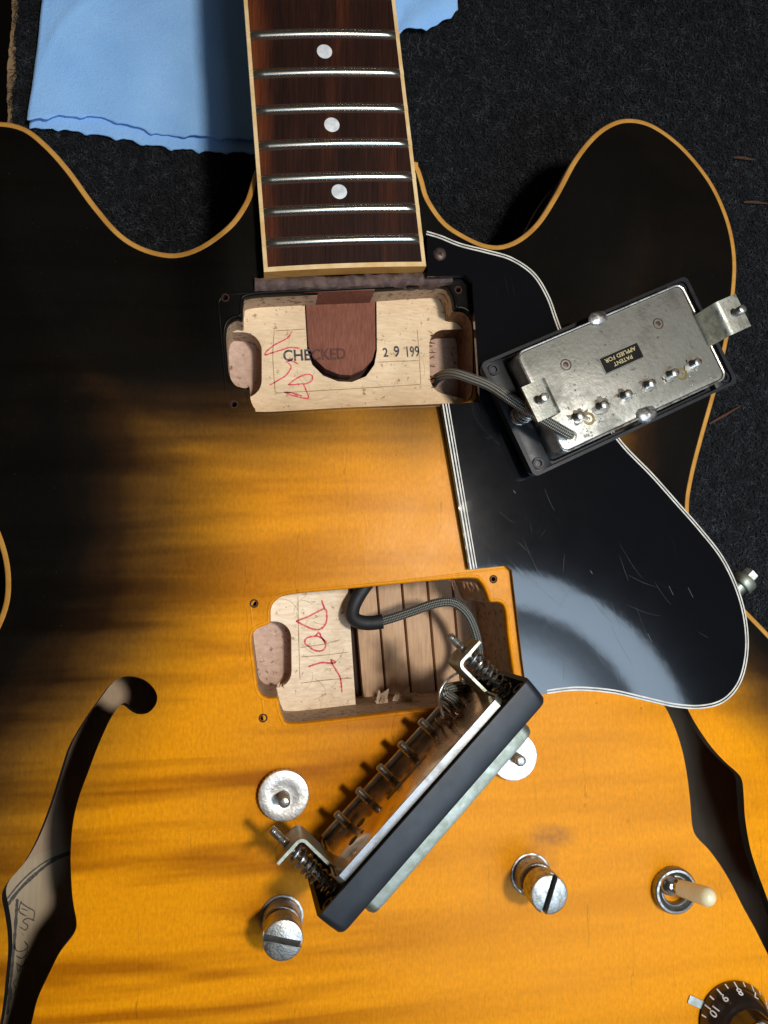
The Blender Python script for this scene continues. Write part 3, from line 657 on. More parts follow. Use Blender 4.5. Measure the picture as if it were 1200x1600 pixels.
# ------------------------------------------------------------------ bridge pickup cavity
ZBF, ZBS, ZSL = -24.0, -33.0, -38.0
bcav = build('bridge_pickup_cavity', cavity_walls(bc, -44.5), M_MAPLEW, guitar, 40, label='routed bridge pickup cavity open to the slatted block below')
SB = stadium([(372, 969), (455, 972), (456, 1076), (375, 1076)], ZBF, 6.0)
e0, e1 = U(541, 880, ZBF)[:2], U(559, 1150, ZBF)[:2]
left_poly = ccw(np.array([e0, e1, U(330, 1160, ZBF)[:2], U(330, 880, ZBF)[:2]]))
f2, fF = cdt([bc, SB, left_poly], lambda c: inside(c, bc) & inside(c, left_poly) & ~inside(c, SB))
build('cavity_floor', (np.column_stack([f2, np.full(len(f2), ZBF)]), fF), M_MAPLE2, bcav)
build('floor_edge', loft([[(e0[0], e0[1], ZBF), (e1[0], e1[1], ZBF)], [(e0[0], e0[1], -43), (e1[0], e1[1], -43)]], closed=False), M_MAPLEW, bcav)
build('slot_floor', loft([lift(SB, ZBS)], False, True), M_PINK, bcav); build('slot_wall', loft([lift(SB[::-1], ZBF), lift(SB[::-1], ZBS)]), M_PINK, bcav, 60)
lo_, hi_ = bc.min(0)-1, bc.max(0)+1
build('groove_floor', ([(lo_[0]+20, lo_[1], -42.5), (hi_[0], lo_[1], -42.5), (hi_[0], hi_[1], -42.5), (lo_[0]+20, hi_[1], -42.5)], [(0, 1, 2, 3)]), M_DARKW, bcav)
xs_t = [551, 588.7, 628, 668, 707, 746, 785, 824]; 
for i in range(len(xs_t)-1):
    a0, a1 = xs_t[i]+1.8, xs_t[i+1]-1.8; sl_ = .086
    px = [(a0-35*sl_, 880), (a1-35*sl_, 880), (a1+235*sl_, 1150), (a0+235*sl_, 1150)]
    P_ = ccw(U2(px, ZSL)); build('slat', slab(P_, ZSL-4.4, ZSL+random.uniform(-.25, .25), .25), M_SLAT, bcav, 30)
zb_ = lambda pts, z=ZBF+.05: U2(zoomed(pts, 380, 920, 6.316), z)
for s in ([(520, 320), (640, 275), (800, 200), (825, 270), (815, 340), (780, 385), (740, 402), (680, 395), (600, 360), (520, 320)], [(775, 110), (785, 150), (798, 178)], [(800, 200), (797, 170)],
          [(690, 470), (640, 480), (610, 505), (612, 545), (640, 560), (660, 580), (700, 605), (750, 615), (795, 600), (812, 560), (800, 520), (770, 485), (720, 466), (690, 470)], [(720, 465), (735, 438), (755, 440), (770, 475), (800, 510), (825, 530)],
          [(640, 770), (700, 748), (780, 728), (860, 735), (910, 725), (858, 695)], [(865, 705), (885, 750), (920, 810), (955, 870), (968, 940), (975, 1025)]):
    build('red_pencil_mark', ribbon(spline(zb_(s), .5, False), .62, ZBF+.05), M_RED, bcav)
for s in ([(560, 580), (800, 545), (960, 500)], [(570, 672), (800, 655), (1040, 625)], [(540, 70), (545, 400), (560, 900)], [(580, 930), (820, 900), (1075, 880)]): build('scribed_line', ribbon(spline(zb_(s), 1.5, False), .28, ZBF+.05), bpy.data.materials['scribe'], bcav)
fray((432, 1075), (452, 1078), ZBF, 8, (0, 1, .1), bcav, 12)
mk_ = [ribbon(P_, w_, ZBF+.03) for P_, w_ in cutter_marks(bcav, (435, 935, 545, 1105), ZBF, 34, 6, None) if inside(P_, bc).all() and inside(P_, left_poly).all() and not inside(P_, SB).any()]
build('cutter_marks', join(*mk_), M_CUT, bcav, kind='stuff')
# torn flap of pale wood at the lower wall
fray((585, 1100), (640, 1092), -20, 16, (.1, .9, .5), bcav, 13, (3.0, 8.5), wd=(1.6, 4.6)); fray((700, 905), (748, 912), -4, 14, (.4, -.8, -.4), bcav, 14, (1.5, 4.0), mat=M_BROWNW)

# ------------------------------------------------------------------ neck and fretboard
FBZ = lambda y: 7.0-.050*(y-84)
def fb(u, v):
    z = 7.0
    for _ in range(5): p = U(u, v, z); z = FBZ(p[1])
    return U(u, v, z)
eL0, eR0 = fb(412.5, 423)[:2], fb(667, 414)[:2]; eL1, eR1 = fb(381, 0)[:2], fb(618.5, 0)[:2]
kx = 3.2; eL1 = eL0+(eL1-eL0)*kx; eR1 = eR0+(eR1-eR0)*kx
RADI = 305.0
def fbpt(s, t, dz=0.0):
    """s 0 left..1 right, t 0 body end..1 far end"""
    l = eL0+(eL1-eL0)*t; r = eR0+(eR1-eR0)*t; p = l+(r-l)*s; w = np.linalg.norm(r-l)*(s-.5)
    return (p[0], p[1], FBZ(p[1])+1.2-(RADI-math.sqrt(RADI*RADI-w*w))+dz-1.2+.0)
NT, NS = 60, 18; bw = 1.35/56
def strip(s0, s1, t0, t1, ns, nt, dz): 
    V_ = [fbpt(s0+(s1-s0)*i/ns, t0+(t1-t0)*j/nt, dz) for j in range(nt+1) for i in range(ns+1)]
    return V_, [(j*(ns+1)+i, j*(ns+1)+i+1, (j+1)*(ns+1)+i+1, (j+1)*(ns+1)+i) for j in range(nt) for i in range(ns)]
tb_ = 1.6/np.linalg.norm(eL1-eL0)
vf = strip(bw, 1-bw, tb_, 1, NS, NT, 0.0)
edge = [max(0, 1-((i % (NS+1))/NS)/.16) for i in range(len(vf[0]))]
fboard = build('fretboard', vf, M_ROSE, guitar, 180, attr={'edge': edge}, label='dark rosewood fretboard with a reddish left edge')
TH = 6.0
def wall(ptsT):  # top line -> down
    return loft([ptsT, [(p[0], p[1], p[2]-.5) for p in ptsT], [(p[0], p[1], p[2]-TH) for p in ptsT]], closed=False)
ts = np.linspace(0, 1, NT+1)
Ltop = strip(0, bw, 0, 1, 1, NT, .03); Rtop = strip(1-bw, 1, 0, 1, 1, NT, .03); Etop = strip(bw, 1-bw, 0, tb_, NS, 1, .03)
Ls = wall([fbpt(0, t, .03) for t in ts[::-1]]); Rs = wall([fbpt(1, t, .03) for t in ts]); Es = wall([fbpt(s, 0, .03) for s in np.linspace(0, 1, NS+1)])
build('fretboard_binding', join(Ltop, Rtop, Etop, Ls, Rs), M_FBIND, fboard, 40, label='cream binding around the fretboard')
build('fretboard_end_binding', Es, M_BIND, fboard, 40)
flen = np.linalg.norm((eL0+eR0)/2-(eL1+eR1)/2)
def t_of(v, u): p = fb(u, v)[:2]; a = (eL0+eR0)/2; d = (eL1+eR1)/2-a; return float((p-a)@d/(d@d))
fr_px = [(374.5, 537), (326, 532), (276, 527), (223.5, 521), (168.5, 516), (112, 510), (52, 504)]
fts = [t_of(v, u) for v, u in fr_px]
sp_ = (fts[-1]-fts[-2])*flen
t_ = fts[-1]
for k in range(9): sp_ *= 2**(1/12); t_ += sp_/flen; 
tt = fts[-1]; s_ = (fts[-1]-fts[-2]); 
while tt < .93: s_ *= 2**(1/12); tt += s_; fts.append(tt)
for t in fts:
    prof = []
    for k in range(7):
        a = math.pi*k/6; prof.append((1.25*math.cos(a), 1.05*math.sin(a)**.8))
    loops_ = []
    svals = [bw+.001]+list(np.linspace(bw+.006, 1-bw-.006, 16))+[1-bw-.001]
    for q_, s in enumerate(svals):
        sc_ = .55 if q_ in (0, len(svals)-1) else 1.0
        loops_.append([fbpt(s, t+o/flen, h*sc_-.02) for o, h in prof])
    build('fret', loft(loops_, closed=False), M_FRET, fboard, 180)
    for s0, s1 in ((0.0, bw), (1-bw, 1.0)):
        V_ = [fbpt(s, t+o/flen, .03+h) for h in (0.0, .28) for s, o in ((s0, -1.0), (s1, -1.0), (s1, 1.0), (s0, 1.0))]
        build('fret_nib', (V_, [(4, 5, 6, 7), (0, 1, 5, 4), (2, 3, 7, 6), (1, 2, 6, 5), (3, 0, 4, 7)]), M_FBIND, fboard)
    for s0, s1 in ((bw, 1-bw),):
        for o in (-1.62, 1.62):
            V_ = []; ns = 16
            for i in range(ns+1): s = s0+(s1-s0)*i/ns; V_ += [fbpt(s, t+(o-.28)/flen, .015), fbpt(s, t+(o+.28)/flen, .015)]
            build('fret_grime', (V_, [(2*i, 2*i+2, 2*i+3, 2*i+1) for i in range(ns)]), M_DARKW, fboard)
for u, v in ((530, 299.5), (518.5, 195), (507, 80.5)):
    t = t_of(v, u); p = fb(u, v); s = float((p[:2]-(eL0+(eL1-eL0)*t))@((eR0-eL0)/np.linalg.norm(eR0-eL0))/np.linalg.norm((eR0+(eR1-eR0)*t)-(eL0+(eL1-eL0)*t)))
    L = []
    z = fbpt(s, t)[2]
    dz_ = lambda C_, h: [(q_[0], q_[1], z+h-.05*(q_[1]-p[1])) for q_ in C_]
    build('dot_inlay', loft([dz_(circ(p[:2], 2.65, 24), -.1), dz_(circ(p[:2], 2.62, 24), .07), dz_(circ(p[:2], 2.5, 24), .10)], False, True), M_PEARL, fboard, 30)
# neck shaft
nl = []
for t in np.linspace(-.0, 1, 30):
    l = np.array(fbpt(0, t)); r = np.array(fbpt(1, t)); row = []
    for k in range(13):
        a = math.pi*k/12; c = (l+r)/2; hw = (r-l)/2*.995
        d = 17 if t > .30 else 17+ (30-17)*(1-t/.30)
        row.append(tuple(c-hw*math.cos(a)*1.0+np.array([0, 0, -TH-1.0*math.sin(a)*d])))
    nl.append(row)
build('neck', loft(nl, closed=False), M_NECK, guitar, 60)

# ------------------------------------------------------------------ pickguard
GS = (-.046, .004)
def gz(P): P = np.atleast_2d(P); return 3.3+GS[0]*(P[:, 0]-20)+GS[1]*(P[:, 1]+20)
def UG(u, v):
    z = 2.0
    for _ in range(6): p = U(u, v, z); z = float(gz([p[:2]])[0])
    return p[:2]
outer_px = [(855, 1084), (900, 1079), (955, 1083), (1005, 1094), (1055, 1105), (1098, 1107), (1133, 1096), (1158, 1066), (1169, 1020), (1167, 970), (1154, 920), (1130, 870), (1096, 826), (1060, 785), (1020, 740), (972, 690), (930, 630), (895, 560), (873, 503), (858, 462), (835, 426), (800, 402), (760, 390), (720, 380), (690, 368), (667, 361)]
og = spline(np.array([UG(*p) for p in outer_px]), 1.2, False)
inn_px = [(668, 432), (728, 430), (738, 440), (750, 628), (688, 632)]
rest = np.array([UG(*p) for p in inn_px]); ledge = densify(np.array([UG(689, 632), UG(733, 890)]), 1.5, False)
cut = np.array([UG(*p) for p in [(792, 884), (800, 892), (816, 1030), (824, 1089)]])
guard_loop = np.concatenate([og, rest[:-1], ledge, cut]); guard_loop = ccw(guard_loop)
g2, gF = cdt([guard_loop], lambda c: inside(c, guard_loop), (lambda X: X[inside(X, guard_loop) & (pdist(X, guard_loop) > 2)])(np.stack([a.ravel() for a in np.meshgrid(np.arange(0, 150, 5.0), np.arange(-110, 110, 5.0))], 1)))
lp_ = [[(p[0], p[1], float(z)-h) for p, z in zip(guard_loop, gz(guard_loop))] for h in (0.0, 2.2)]
guard = build('pickguard', join((np.column_stack([g2, gz(g2)]), gF), loft([l[::-1] for l in lp_]), ), M_GUARD, guitar, 30, label='glossy scratched black pickguard with white pinstripe edge')
def stripe(path, d0, d1, nm='pickguard_pinstripe'):
    """pale ply line along the guard's edge; d measured inward"""
    P = np.asarray(path); T = np.gradient(P, axis=0); T /= np.linalg.norm(T, axis=1)[:, None]; N = np.stack([-T[:, 1], T[:, 0]], 1)
    c = P+N*1.5; sgn = 1 if inside(c[len(c)//2:len(c)//2+1], guard_loop)[0] else -1; N *= sgn
    A = P+N*d0; B = P+N*d1; n = len(P)
    V_ = [(p[0], p[1], float(z)+.05) for p, z in zip(A, gz(A))]+[(p[0], p[1], float(z)+.05) for p, z in zip(B, gz(B))]
    F_ = [(i, i+1, n+i+1, n+i) for i in range(n-1)]
    if sgn < 0: F_ = [f[::-1] for f in F_]
    if d0 <= 0: V_ += [(p[0], p[1], float(z)-1.9) for p, z in zip(A, gz(A))]; F_ += [(i, 2*n+i, 2*n+i+1, i+1) for i in range(n-1)]
    return build(nm, (V_, F_), M_PLYW, guard)
for d0, d1 in ((-.05, .42), (.85, 1.35)): stripe(og, d0, d1)
for d0, d1 in ((.45, .95), (1.5, 2.0), (2.5, 2.85)): stripe(ledge, d0, d1)
M_SCR = plain('hairline_scratch', (.022, .023, .027), .5)
sc_parts = []
r_ = random.Random(21)
for k in range(30):
    u0, v0 = r_.uniform(760, 1130), r_.uniform(700, 1080)
    if k % 3 == 0: u0, v0 = r_.uniform(860, 1010), r_.uniform(830, 1060)
    a_ = math.radians(r_.choice([52, 60, 48, 65, 20, 95])+r_.uniform(-10, 10)); l_ = r_.uniform(15, 75)
    pth = [(u0+math.cos(a_)*l_*t, v0+math.sin(a_)*l_*t+l_*.05*math.sin(3*t)) for t in np.linspace(0, 1, 7)]
    P_ = np.array([UG(*q_) for q_ in pth])
    if inside(P_, guard_loop).all() and pdist(P_, guard_loop).min() > 3: sc_parts.append(ribbon(P_, r_.uniform(.03, .08), 0, zf=lambda q_: float(gz([q_])[0])+.03))
for px_ in ([(802, 766), (806, 771)], [(922, 891), (926, 897)], [(1045, 915), (1052, 930)], [(1075, 918), (1083, 934)], [(1012, 990), (1019, 1004)]):
    sc_parts.append(ribbon(densify(np.array([UG(*q_) for q_ in px_]), .4, False), .22, 0, zf=lambda q_: float(gz([q_])[0])+.03))
build('scratch_marks', join(*sc_parts), M_SCR, guard, kind='stuff')
sp = UG(687, 397); sz = float(gz([sp])[0])
scr = build('pickguard_screw', lathe([(2.3, 0.0), (2.2, .35), (1.4, .75), (.45, .80), (.35, .35)], 20, (sp[0], sp[1], sz), False, True), M_RUST, guard, 50, label='rusty cross-head screw')
for a in (.6, .6+math.pi/2):
    ca, sa = math.cos(a), math.sin(a); V_ = [(sp[0]+x*ca-y*sa, sp[1]+x*sa+y*ca, sz+.84) for x, y in ((-1.1, -.22), (1.1, -.22), (1.1, .22), (-1.1, .22))]; build('screw_slot', (V_, [(0, 1, 2, 3)]), M_BLACK, scr)
# mounting bracket nut at the edge
bz = -13.0; a = U(1149, 921, bz); b = U(1178, 889, bz); ax = (b-a)/np.linalg.norm(b-a); ax[2] = .10
Mx = Matrix.Translation(Vector(a)) @ Vector(tuple(ax)).to_track_quat('Z', 'Y').to_matrix().to_4x4()
br = build('pickguard_bracket', xf(join(lathe([(3.2, -9), (3.2, 2.0)], 24, cap0=True), lathe([(3.2, 2.0), (4.4, 2.0), (4.7, 2.4), (4.7, 5.6), (4.4, 6.0), (2.2, 6.0)], 28)), Mx), M_GREEN, guard, 40, label='green-tarnished bracket nut at the pickguard edge')
build('hex_nut', xf(lathe([(2.9, 6.0), (2.9, 9.0), (2.5, 9.3), (1.2, 9.3)], 6, cap1=True), Mx), M_NICKEL, br)

# ------------------------------------------------------------------ hardware on the top
def wheel(px, label):
    c = PT(*px); z = c[2]; n = 72; R_ = 7.9
    def kn(r, z_): return [(c[0]+(r+(.22 if i % 2 else 0))*math.cos(2*math.pi*i/n), c[1]+(r+(.22 if i % 2 else 0))*math.sin(2*math.pi*i/n), z+z_) for i in range(n)]
    def fl(r, z_): return [(c[0]+r*math.cos(2*math.pi*i/n), c[1]+r*math.sin(2*math.pi*i/n), z+z_) for i in range(n)]
    w = build('bridge_thumbwheel', loft([kn(R_, .6), kn(R_, 2.6), fl(R_-.1, 2.9), fl(R_-.8, 3.05), fl(4.2, 3.05), fl(3.8, 2.9), fl(1.9, 2.9)], True, True), M_WHEEL, guitar, 30, label=label)
    path = [(c[0], c[1], z+2.5+k*.25) for k in range(33)]; rr = [1.75+.12*math.sin(k*2.4) for k in range(32)]+[1.3]
    build('post', tube(path, rr, 16), M_STUD, w, 50)
wheel((443, 1240), 'pitted nickel bridge thumbwheel left of the tilted pickup'); wheel((799, 1179), 'bridge thumbwheel half hidden behind the tilted pickup')
def stud(px, h, ang, label):
    c = PT(*px); z = c[2]; cc = (c[0], c[1], z)
    s = build('tailpiece_stud', lathe([(4.6, .2), (5.9, .5), (6.0, .9), (6.0, h*.36), (5.6, h*.36+.5), (4.3, h*.36+.6), (4.2, h-8.2), (5.6, h-8.0), (6.0, h-7.6), (6.0, h-2.6), (.2, h-2.6)], 40, cc), M_STUD, guitar, 30, label=label)
    build('bushing', lathe([(6.9, -.3), (6.9, .35), (6.6, .5), (6.15, .45), (6.05, -1.5)], 36, cc), M_STEEL, s, 40)
    # slotted crown: two D-shaped halves
    for sg in (1, -1):
        def D(r, g_):
            a0 = math.asin(min(.95, g_/r)); P = [(r*math.cos(a0+(math.pi-2*a0)*k/16), r*math.sin(a0+(math.pi-2*a0)*k/16)) for k in range(17)]
            return P
        ls = []
        for r, g_, zz_ in ((6.0, .80, h-2.7), (6.0, .80, h-.55), (5.8, .84, h-.2), (5.35, .95, h), ):
            L = [(x*sg, y*sg) for x, y in D(r, g_)]; ca, sa = math.cos(ang), math.sin(ang)
            ls.append([(c[0]+x*ca-y*sa, c[1]+x*sa+y*ca, z+zz_) for x, y in L])
        build('stud_crown', loft(ls, False, True), M_STUD, s, 35)
    build('slot_shade', lathe([(5.7, h-2.55), (.1, h-2.55)], 28, cc), M_BLACK, s)  # black disc puts the slot's shade into its floor colour
stud((440, 1433), 17.0, math.atan2(-16, 62), 'slotted tailpiece stud by the lower left of the pickup'); stud((829, 1366), 18.0, math.atan2(56, 20), 'slotted tailpiece stud right of the tilted pickup')
# toggle switch
c = PT(1050, 1388); n = 80
def kn(r, z_, k): return [(c[0]+(r+(.2*k if i % 2 else 0))*math.cos(2*math.pi*i/n), c[1]+(r+(.2*k if i % 2 else 0))*math.sin(2*math.pi*i/n), c[2]+z_) for i in range(n)]
tog = build('toggle_switch', loft([kn(7.4, 0.0, 1), kn(7.4, 2.8, 1), kn(7.1, 3.2, 0), kn(6.4, 3.3, 0), kn(5.8, 2.3, 0), kn(5.2, 1.4, 0), kn(5.0, 2.4, 0), kn(4.6, 2.5, 0), kn(4.3, 2.2, 0), kn(4.1, -2.0, 0)], False, True), M_STEEL, guitar, 35, label='toggle switch with knurled nut and ivory tip')
pb = U(1044, 1381.5, 2.2); p1 = U(1063, 1387.5, 6.0); p2 = U(1114, 1404, 17.5); dx = (p2-p1)/np.linalg.norm(p2-p1)
ball = lathe([(3.5*math.sin(math.pi*k/12)+1e-3, -3.5*math.cos(math.pi*k/12)) for k in range(13)], 24, tuple(pb)); build('switch_ball', ball, M_CHROME, tog, 180)
st_ = np.array(pb)+dx*1.5; build('switch_stem', tube([tuple(st_+(p1+dx*2-st_)*k/4) for k in range(5)], [1.7, 1.6, 1.65, 1.8, 1.8], 16), M_CHROME, tog, 60)
Ltip = np.linalg.norm(p2-p1); path = [p1+dx*Ltip*t for t in (0, .02, .2, .4, .6, .8)]; rr = [2.3, 2.75, 2.8, 2.9, 3.0, 3.1]
for k in range(1, 9): a = math.pi/2*k/8; path.append(p1+dx*(Ltip*.8+3.1*math.sin(a))); rr.append(max(.05, 3.1*math.cos(a)))
build('switch_tip', tube([tuple(p) for p in path], rr, 24), M_IVORY, tog, 50, label='ivory plastic switch tip')
# control knob
c = PT(1146, 1592); kc = (c[0], c[1], c[2])
knob = build('control_knob', lathe([(12.6, .6), (12.8, 1.2), (12.6, 1.8), (9.6, 7.6), (9.0, 8.2), (8.1, 8.6), (7.7, 9.2), (7.5, 15.5), (7.2, 16.2), (6.4, 16.5), (.1, 16.5)], 64, kc), M_KNOB, guitar, 35, label='black control knob with white numerals 10 to 7')
slope = math.atan2(5.8, 3.0)
def on_skirt(theta, rr_, V_):
    """map flat (x tangential, y inward-up the skirt) onto the cone at angle theta"""
    out = []
    for x, y, _ in V_:
        s = (12.6-rr_)/3.0*6.5+y; r = 12.6-s*math.cos(slope)*1.0; zc = 1.8+s*math.sin(slope); a = theta+x/r
        r += .05; out.append((kc[0]+r*math.cos(a), kc[1]+r*math.sin(a), kc[2]+zc+.04))
    return out
th0 = math.atan2(1, 0)
digs = [('10', 151), ('9', 121), ('8', 91), ('7', 61), ('6', 31), ('5', 1), ('1', 181+30)]
for s, a in digs:
    V_, F_ = text_mesh(s, 3.7, .06); w = max(v[0] for v in V_)+min(v[0] for v in V_)
    # digit tops point to the knob's axis
    V2 = [(v[0]-w/2, v[1], 0) for v in V_]
    build('numeral', (on_skirt(rad(a), 11.65, V2), F_), M_WHITE, knob)
for k in range(-6, 14):
    a = rad(151-15*k+0); lg = 2.4 if k % 2 == 0 else 1.7
    V_ = [(-.24, -2.4, 0), (.24, -2.4, 0), (.24, -2.4+lg, 0), (-.24, -2.4+lg, 0)]
    build('tick_mark', (on_skirt(a, 11.65, V_), [(3, 2, 1, 0)]), M_WHITE, knob)
pa = math.atan2(PT(1080, 1562)[1]-c[1], PT(1080, 1562)[0]-c[0]); M_ = Matrix.Translation(Vector(kc)) @ Matrix.Rotation(pa, 4, 'Z')
build('pointer', xf(slab(rrect(7, 2.8, .5), .15, .6, .1), M_ @ Matrix.Translation((14.6, 0, 0))), M_LEG, knob)

# ================================================================== PICKUPS
def pickup(root, s, zr, zc, zf, pole_side, pole_len, mats, neck):
    """local frame: x along the coils, z out of the back; ring back at z=0"""
    K = lambda name, vf, mt, par=root, sm=40, **kw: build(name, vf, mt, par, sm, local=True, **kw)
    R = lambda w, h, r: rrect(w*s, h*s, r)
    o0 = R(89, 44, 2.0); o1 = R(88, 43, 2.6); hole = R(71.5, 39.6, 3.0); cav = R(86, 41.8, 2.0)
    ring_v = loft([lift(cav, 0), lift(o0, 0), lift(o0, -1.0), lift(R(88.6, 43.6, 2.2), -zr*.5), lift(o1, -zr+.8), lift(R(87, 42, 2.6), -zr), lift(R(72.5, 40.6, 3.2), -zr), lift(hole, -zr+.5), lift(hole, -zr+1.8), lift(cav, -zr+1.8), lift(cav, 0)][::-1])
    ring = K('mounting_ring', ring_v, M_RING, sm=35, label='black plastic mounting ring')
    if neck:   # flat flange at the two ends
        for sg in (1, -1):
            fl = ccw(np.array([(sg*35.9*s, -20.9*s), (sg*43.0*s, -20.9*s), (sg*43.0*s, 20.9*s), (sg*35.9*s, 20.9*s)])); K('ring_flange', slab(fl, -zr+1.5, -1.2, .3), M_RING, ring)
    for sx in (1, -1):
        for sy in (1, -1):
            K('screw_boss', lathe([(1.0, -zr+1.9), (1.0, -.9), (1.15, -.45), (1.95, -.45), (2.1, -.7), (2.1, -zr+1.7)], 18, (sx*40.6*s, sy*18.2*s, 0)), M_RING, ring)
            K('boss_hole', lathe([(1.02, -1.6), (.1, -1.6)], 14, (sx*40.6*s, sy*18.2*s, 0)), M_RUST if neck else M_BLACK, ring)
    cw, ch = 70, 38.2
    cover = K('metal_cover', loft([lift(R(cw-1.2, ch-1.2, 2.4), zc-1.2), lift(R(cw-1.2, ch-1.2, 2.4), zc+.5), lift(R(cw-.5, ch-.5, 2.8), zc+.62), lift(R(cw, ch, 3), zc+.45), lift(R(cw, ch, 3), 0), lift(R(cw, ch, 3), -zf+1.8), lift(R(cw-.9, ch-.9, 3), -zf+.5), lift(R(cw-3.2, ch-3.2, 2.6), -zf)][::-1], True, False), mats['cover'], sm=35)
    plate = K('baseplate', slab(R(cw-1.5, ch-1.5, 2.3), zc-.9, zc, .25), mats['plate'], sm=30)
    py = pole_side*9.6*s
    for k in range(6):
        x = (k-2.5)*9.84*s; n = int(pole_len/.18); tilt = random.uniform(-.04, .04)
        path = [(x+tilt*i*.18, py, zc-.2+i*.18) for i in range(n)]; rr = [(1.22 if not neck else 1.25)+.14*math.sin(i*2.1) for i in range(n-1)]+[1.0]
        sc_ = K('pole_screw', tube(path, rr, 12), M_POLE)
        if neck:
            K('flux_stain', blob((x+.6, py+.4, zc-.03), 4.2, 2.6, .09, seed=k+205, n=16, k=2, rough=.45), M_FLUX, plate, 60)
            K('solder_blob', blob((x-.3, py-.6, zc-.05), 3.0, 1.9, .6, seed=k+5, rough=.38), M_PLATE, plate, 60)
    for sg in (1, -1):
        x0 = sg*(cw*s/2-.9); wl = (12.5 if neck else 14.5)*s; t_ = .9; hl = 12.5 if not neck else 11.5; fo = 10.0 if not neck else 9.2
        prof = []
        a_pts = [(0, zc-.5), (0, zc+hl-2.2)]+[(sg*(2.2-2.2*math.cos(a)), zc+hl-2.2+2.2*math.sin(a)) for a in np.linspace(.2, math.pi/2, 5)]+[(sg*fo, zc+hl)]
        b_pts = [(sg*t_, zc-.5), (sg*t_, zc+hl-2.2)]+[(sg*(2.2-(2.2-t_)*math.cos(a)), zc+hl-2.2+(2.2-t_)*math.sin(a)) for a in np.linspace(.2, math.pi/2, 5)]+[(sg*fo, zc+hl-t_)]
        loop = a_pts+b_pts[::-1]; lo = [(x0+p[0], -wl/2, p[1]) for p in loop]; hi = [(x0+p[0], wl/2, p[1]) for p in loop]; n = len(loop); m_ = len(a_pts)
        V_ = lo+hi; F_ = [(i, (i+1) % n, n+(i+1) % n, n+i) for i in range(n)]
        for i in range(m_-1): F_ += [(i, i+1, n-2-i, n-1-i)[::-1], (n+i, n+i+1, 2*n-2-i, 2*n-1-i)]
        leg = K('mounting_leg', (V_, F_), mats['leg'], sm=35)
        xs = x0+sg*5.6; z1 = zc+hl+(7.5 if not neck else 6.0); n = int((z1+zr-2)/.2)
        path = [(xs, 0, -zr+1+i*.2) for i in range(n)]; rr = [1.25+.12*math.sin(i*2.2) for i in range(n-1)]+[.9]
        K('height_screw', tube(path, rr, 12), M_STUD)
        turns = 9; q0, q1 = -zr+2.0, zc+hl-t_-.3; L = []
        for i in range(turns*14+1):
            a = 2*math.pi*i/14; f_ = i/(turns*14); bow = math.sin(math.pi*f_)*1.1
            L.append((xs+(2.75+.15*math.sin(f_*9))*math.cos(a)+sg*bow*.2, 2.75*math.sin(a)-bow*.8, q0+(q1-q0)*f_+.25*math.sin(f_*17)))
        K('spring', tube(L, .40, 6), M_SPRING)
    return dict(ring=ring, cover=cover, plate=plate, K=K)

def pose(X, Z, c):
    X = np.array(X, float); X /= np.linalg.norm(X); Z = np.array(Z, float); Z -= X*(Z@X); Z /= np.linalg.norm(Z); Y = np.cross(Z, X)
    M_ = Matrix.Identity(4)
    for i in range(3): M_[i][0], M_[i][1], M_[i][2], M_[i][3] = X[i], Y[i], Z[i], c[i]*MM
    return M_
# ---- neck pickup, lying face down on the pickguard
SN = .962
MN = pose((.905, .423, -.047), (.030, .040, 1), (78.9, 48.6, 8.0))
npu = empty('neck_pickup', MN); WORLD[npu.name] = MN.copy(); tag(npu, 'loose metal pickup lying face down on the pickguard, showing its baseplate and label', 'pickup', 'pickups taken out of the guitar')
d = pickup(npu, SN, 6.0, 7.6, 7.2, -1, 4.4, dict(cover=M_NICKEL, plate=M_PLATE, leg=M_LEG), True); K = d['K']; plate = d['plate']; zc = 7.6
for x, y, r, mt in ((19.6, 8.8, 1.55, M_RUST), (-19.6, 8.6, 1.55, M_RUST)):
    K('coil_screw', join(lathe([(2.0, .0), (1.9, .10), (1.6, .12), (1.5, -.2), (r-.2, -.2), (.9, .05), (.1, .1)], 20, (x*SN, y*SN, zc))), mt, plate)
for x, y in ((-20.6, -11.6), (19.4, -11.0)): K('coil_screw', lathe([(2.2, 0), (2.1, .14), (1.4, .16), (1.25, -.1), (.1, .05)], 18, (x*SN, y*SN, zc)), plain('brass_flux', (.30, .22, .08), .35, .6) if 'brass_flux' not in bpy.data.materials else bpy.data.materials['brass_flux'], plate)
K('solder_blob', blob((-1.0, 18.2, zc-.1), 3.9, 2.7, 1.5, seed=31, rough=.08), M_SOLDER, plate, 80); K('solder_blob', blob((-.4, -18.0, zc-.1), 4.1, 2.9, 1.5, seed=32, rough=.12), M_SOLDER, plate, 80)
for k in range(26): K('solder_speck', blob((random.uniform(-30, 32), random.choice([random.uniform(-17, -5), random.uniform(-16, -10)]), zc-.02), random.uniform(.2, .55), random.uniform(.2, .5), .25, seed=60+k, n=6, k=2), M_SOLDER, plate, 80)
lab = K('paper_label', slab(rrect(16.2, 6.2, .3), zc+.02, zc+.10), M_TAPE, plate); 
for v in lab.data.vertices: v.co.x += .0007; v.co.y += .0028
lb = K('black_label', slab(rrect(15.2, 5.3, .2), zc+.11, zc+.15), M_LABEL, plate)
for v in lb.data.vertices: v.co.x += .0007; v.co.y += .0028
for s, dy in (('PATENT', .3), ('APPLIED FOR', -1.85)):
    V_, F_ = text_mesh(s, 1.95, .02); w = max(v[0] for v in V_); wt = 7.6 if s == 'PATENT' else 12.4
    K('label_lettering', ([(-(v[0]/w-.5)*wt+.7, -(v[1]+dy)+2.8, zc+.19) for v in V_], F_), M_GOLD, plate, None)
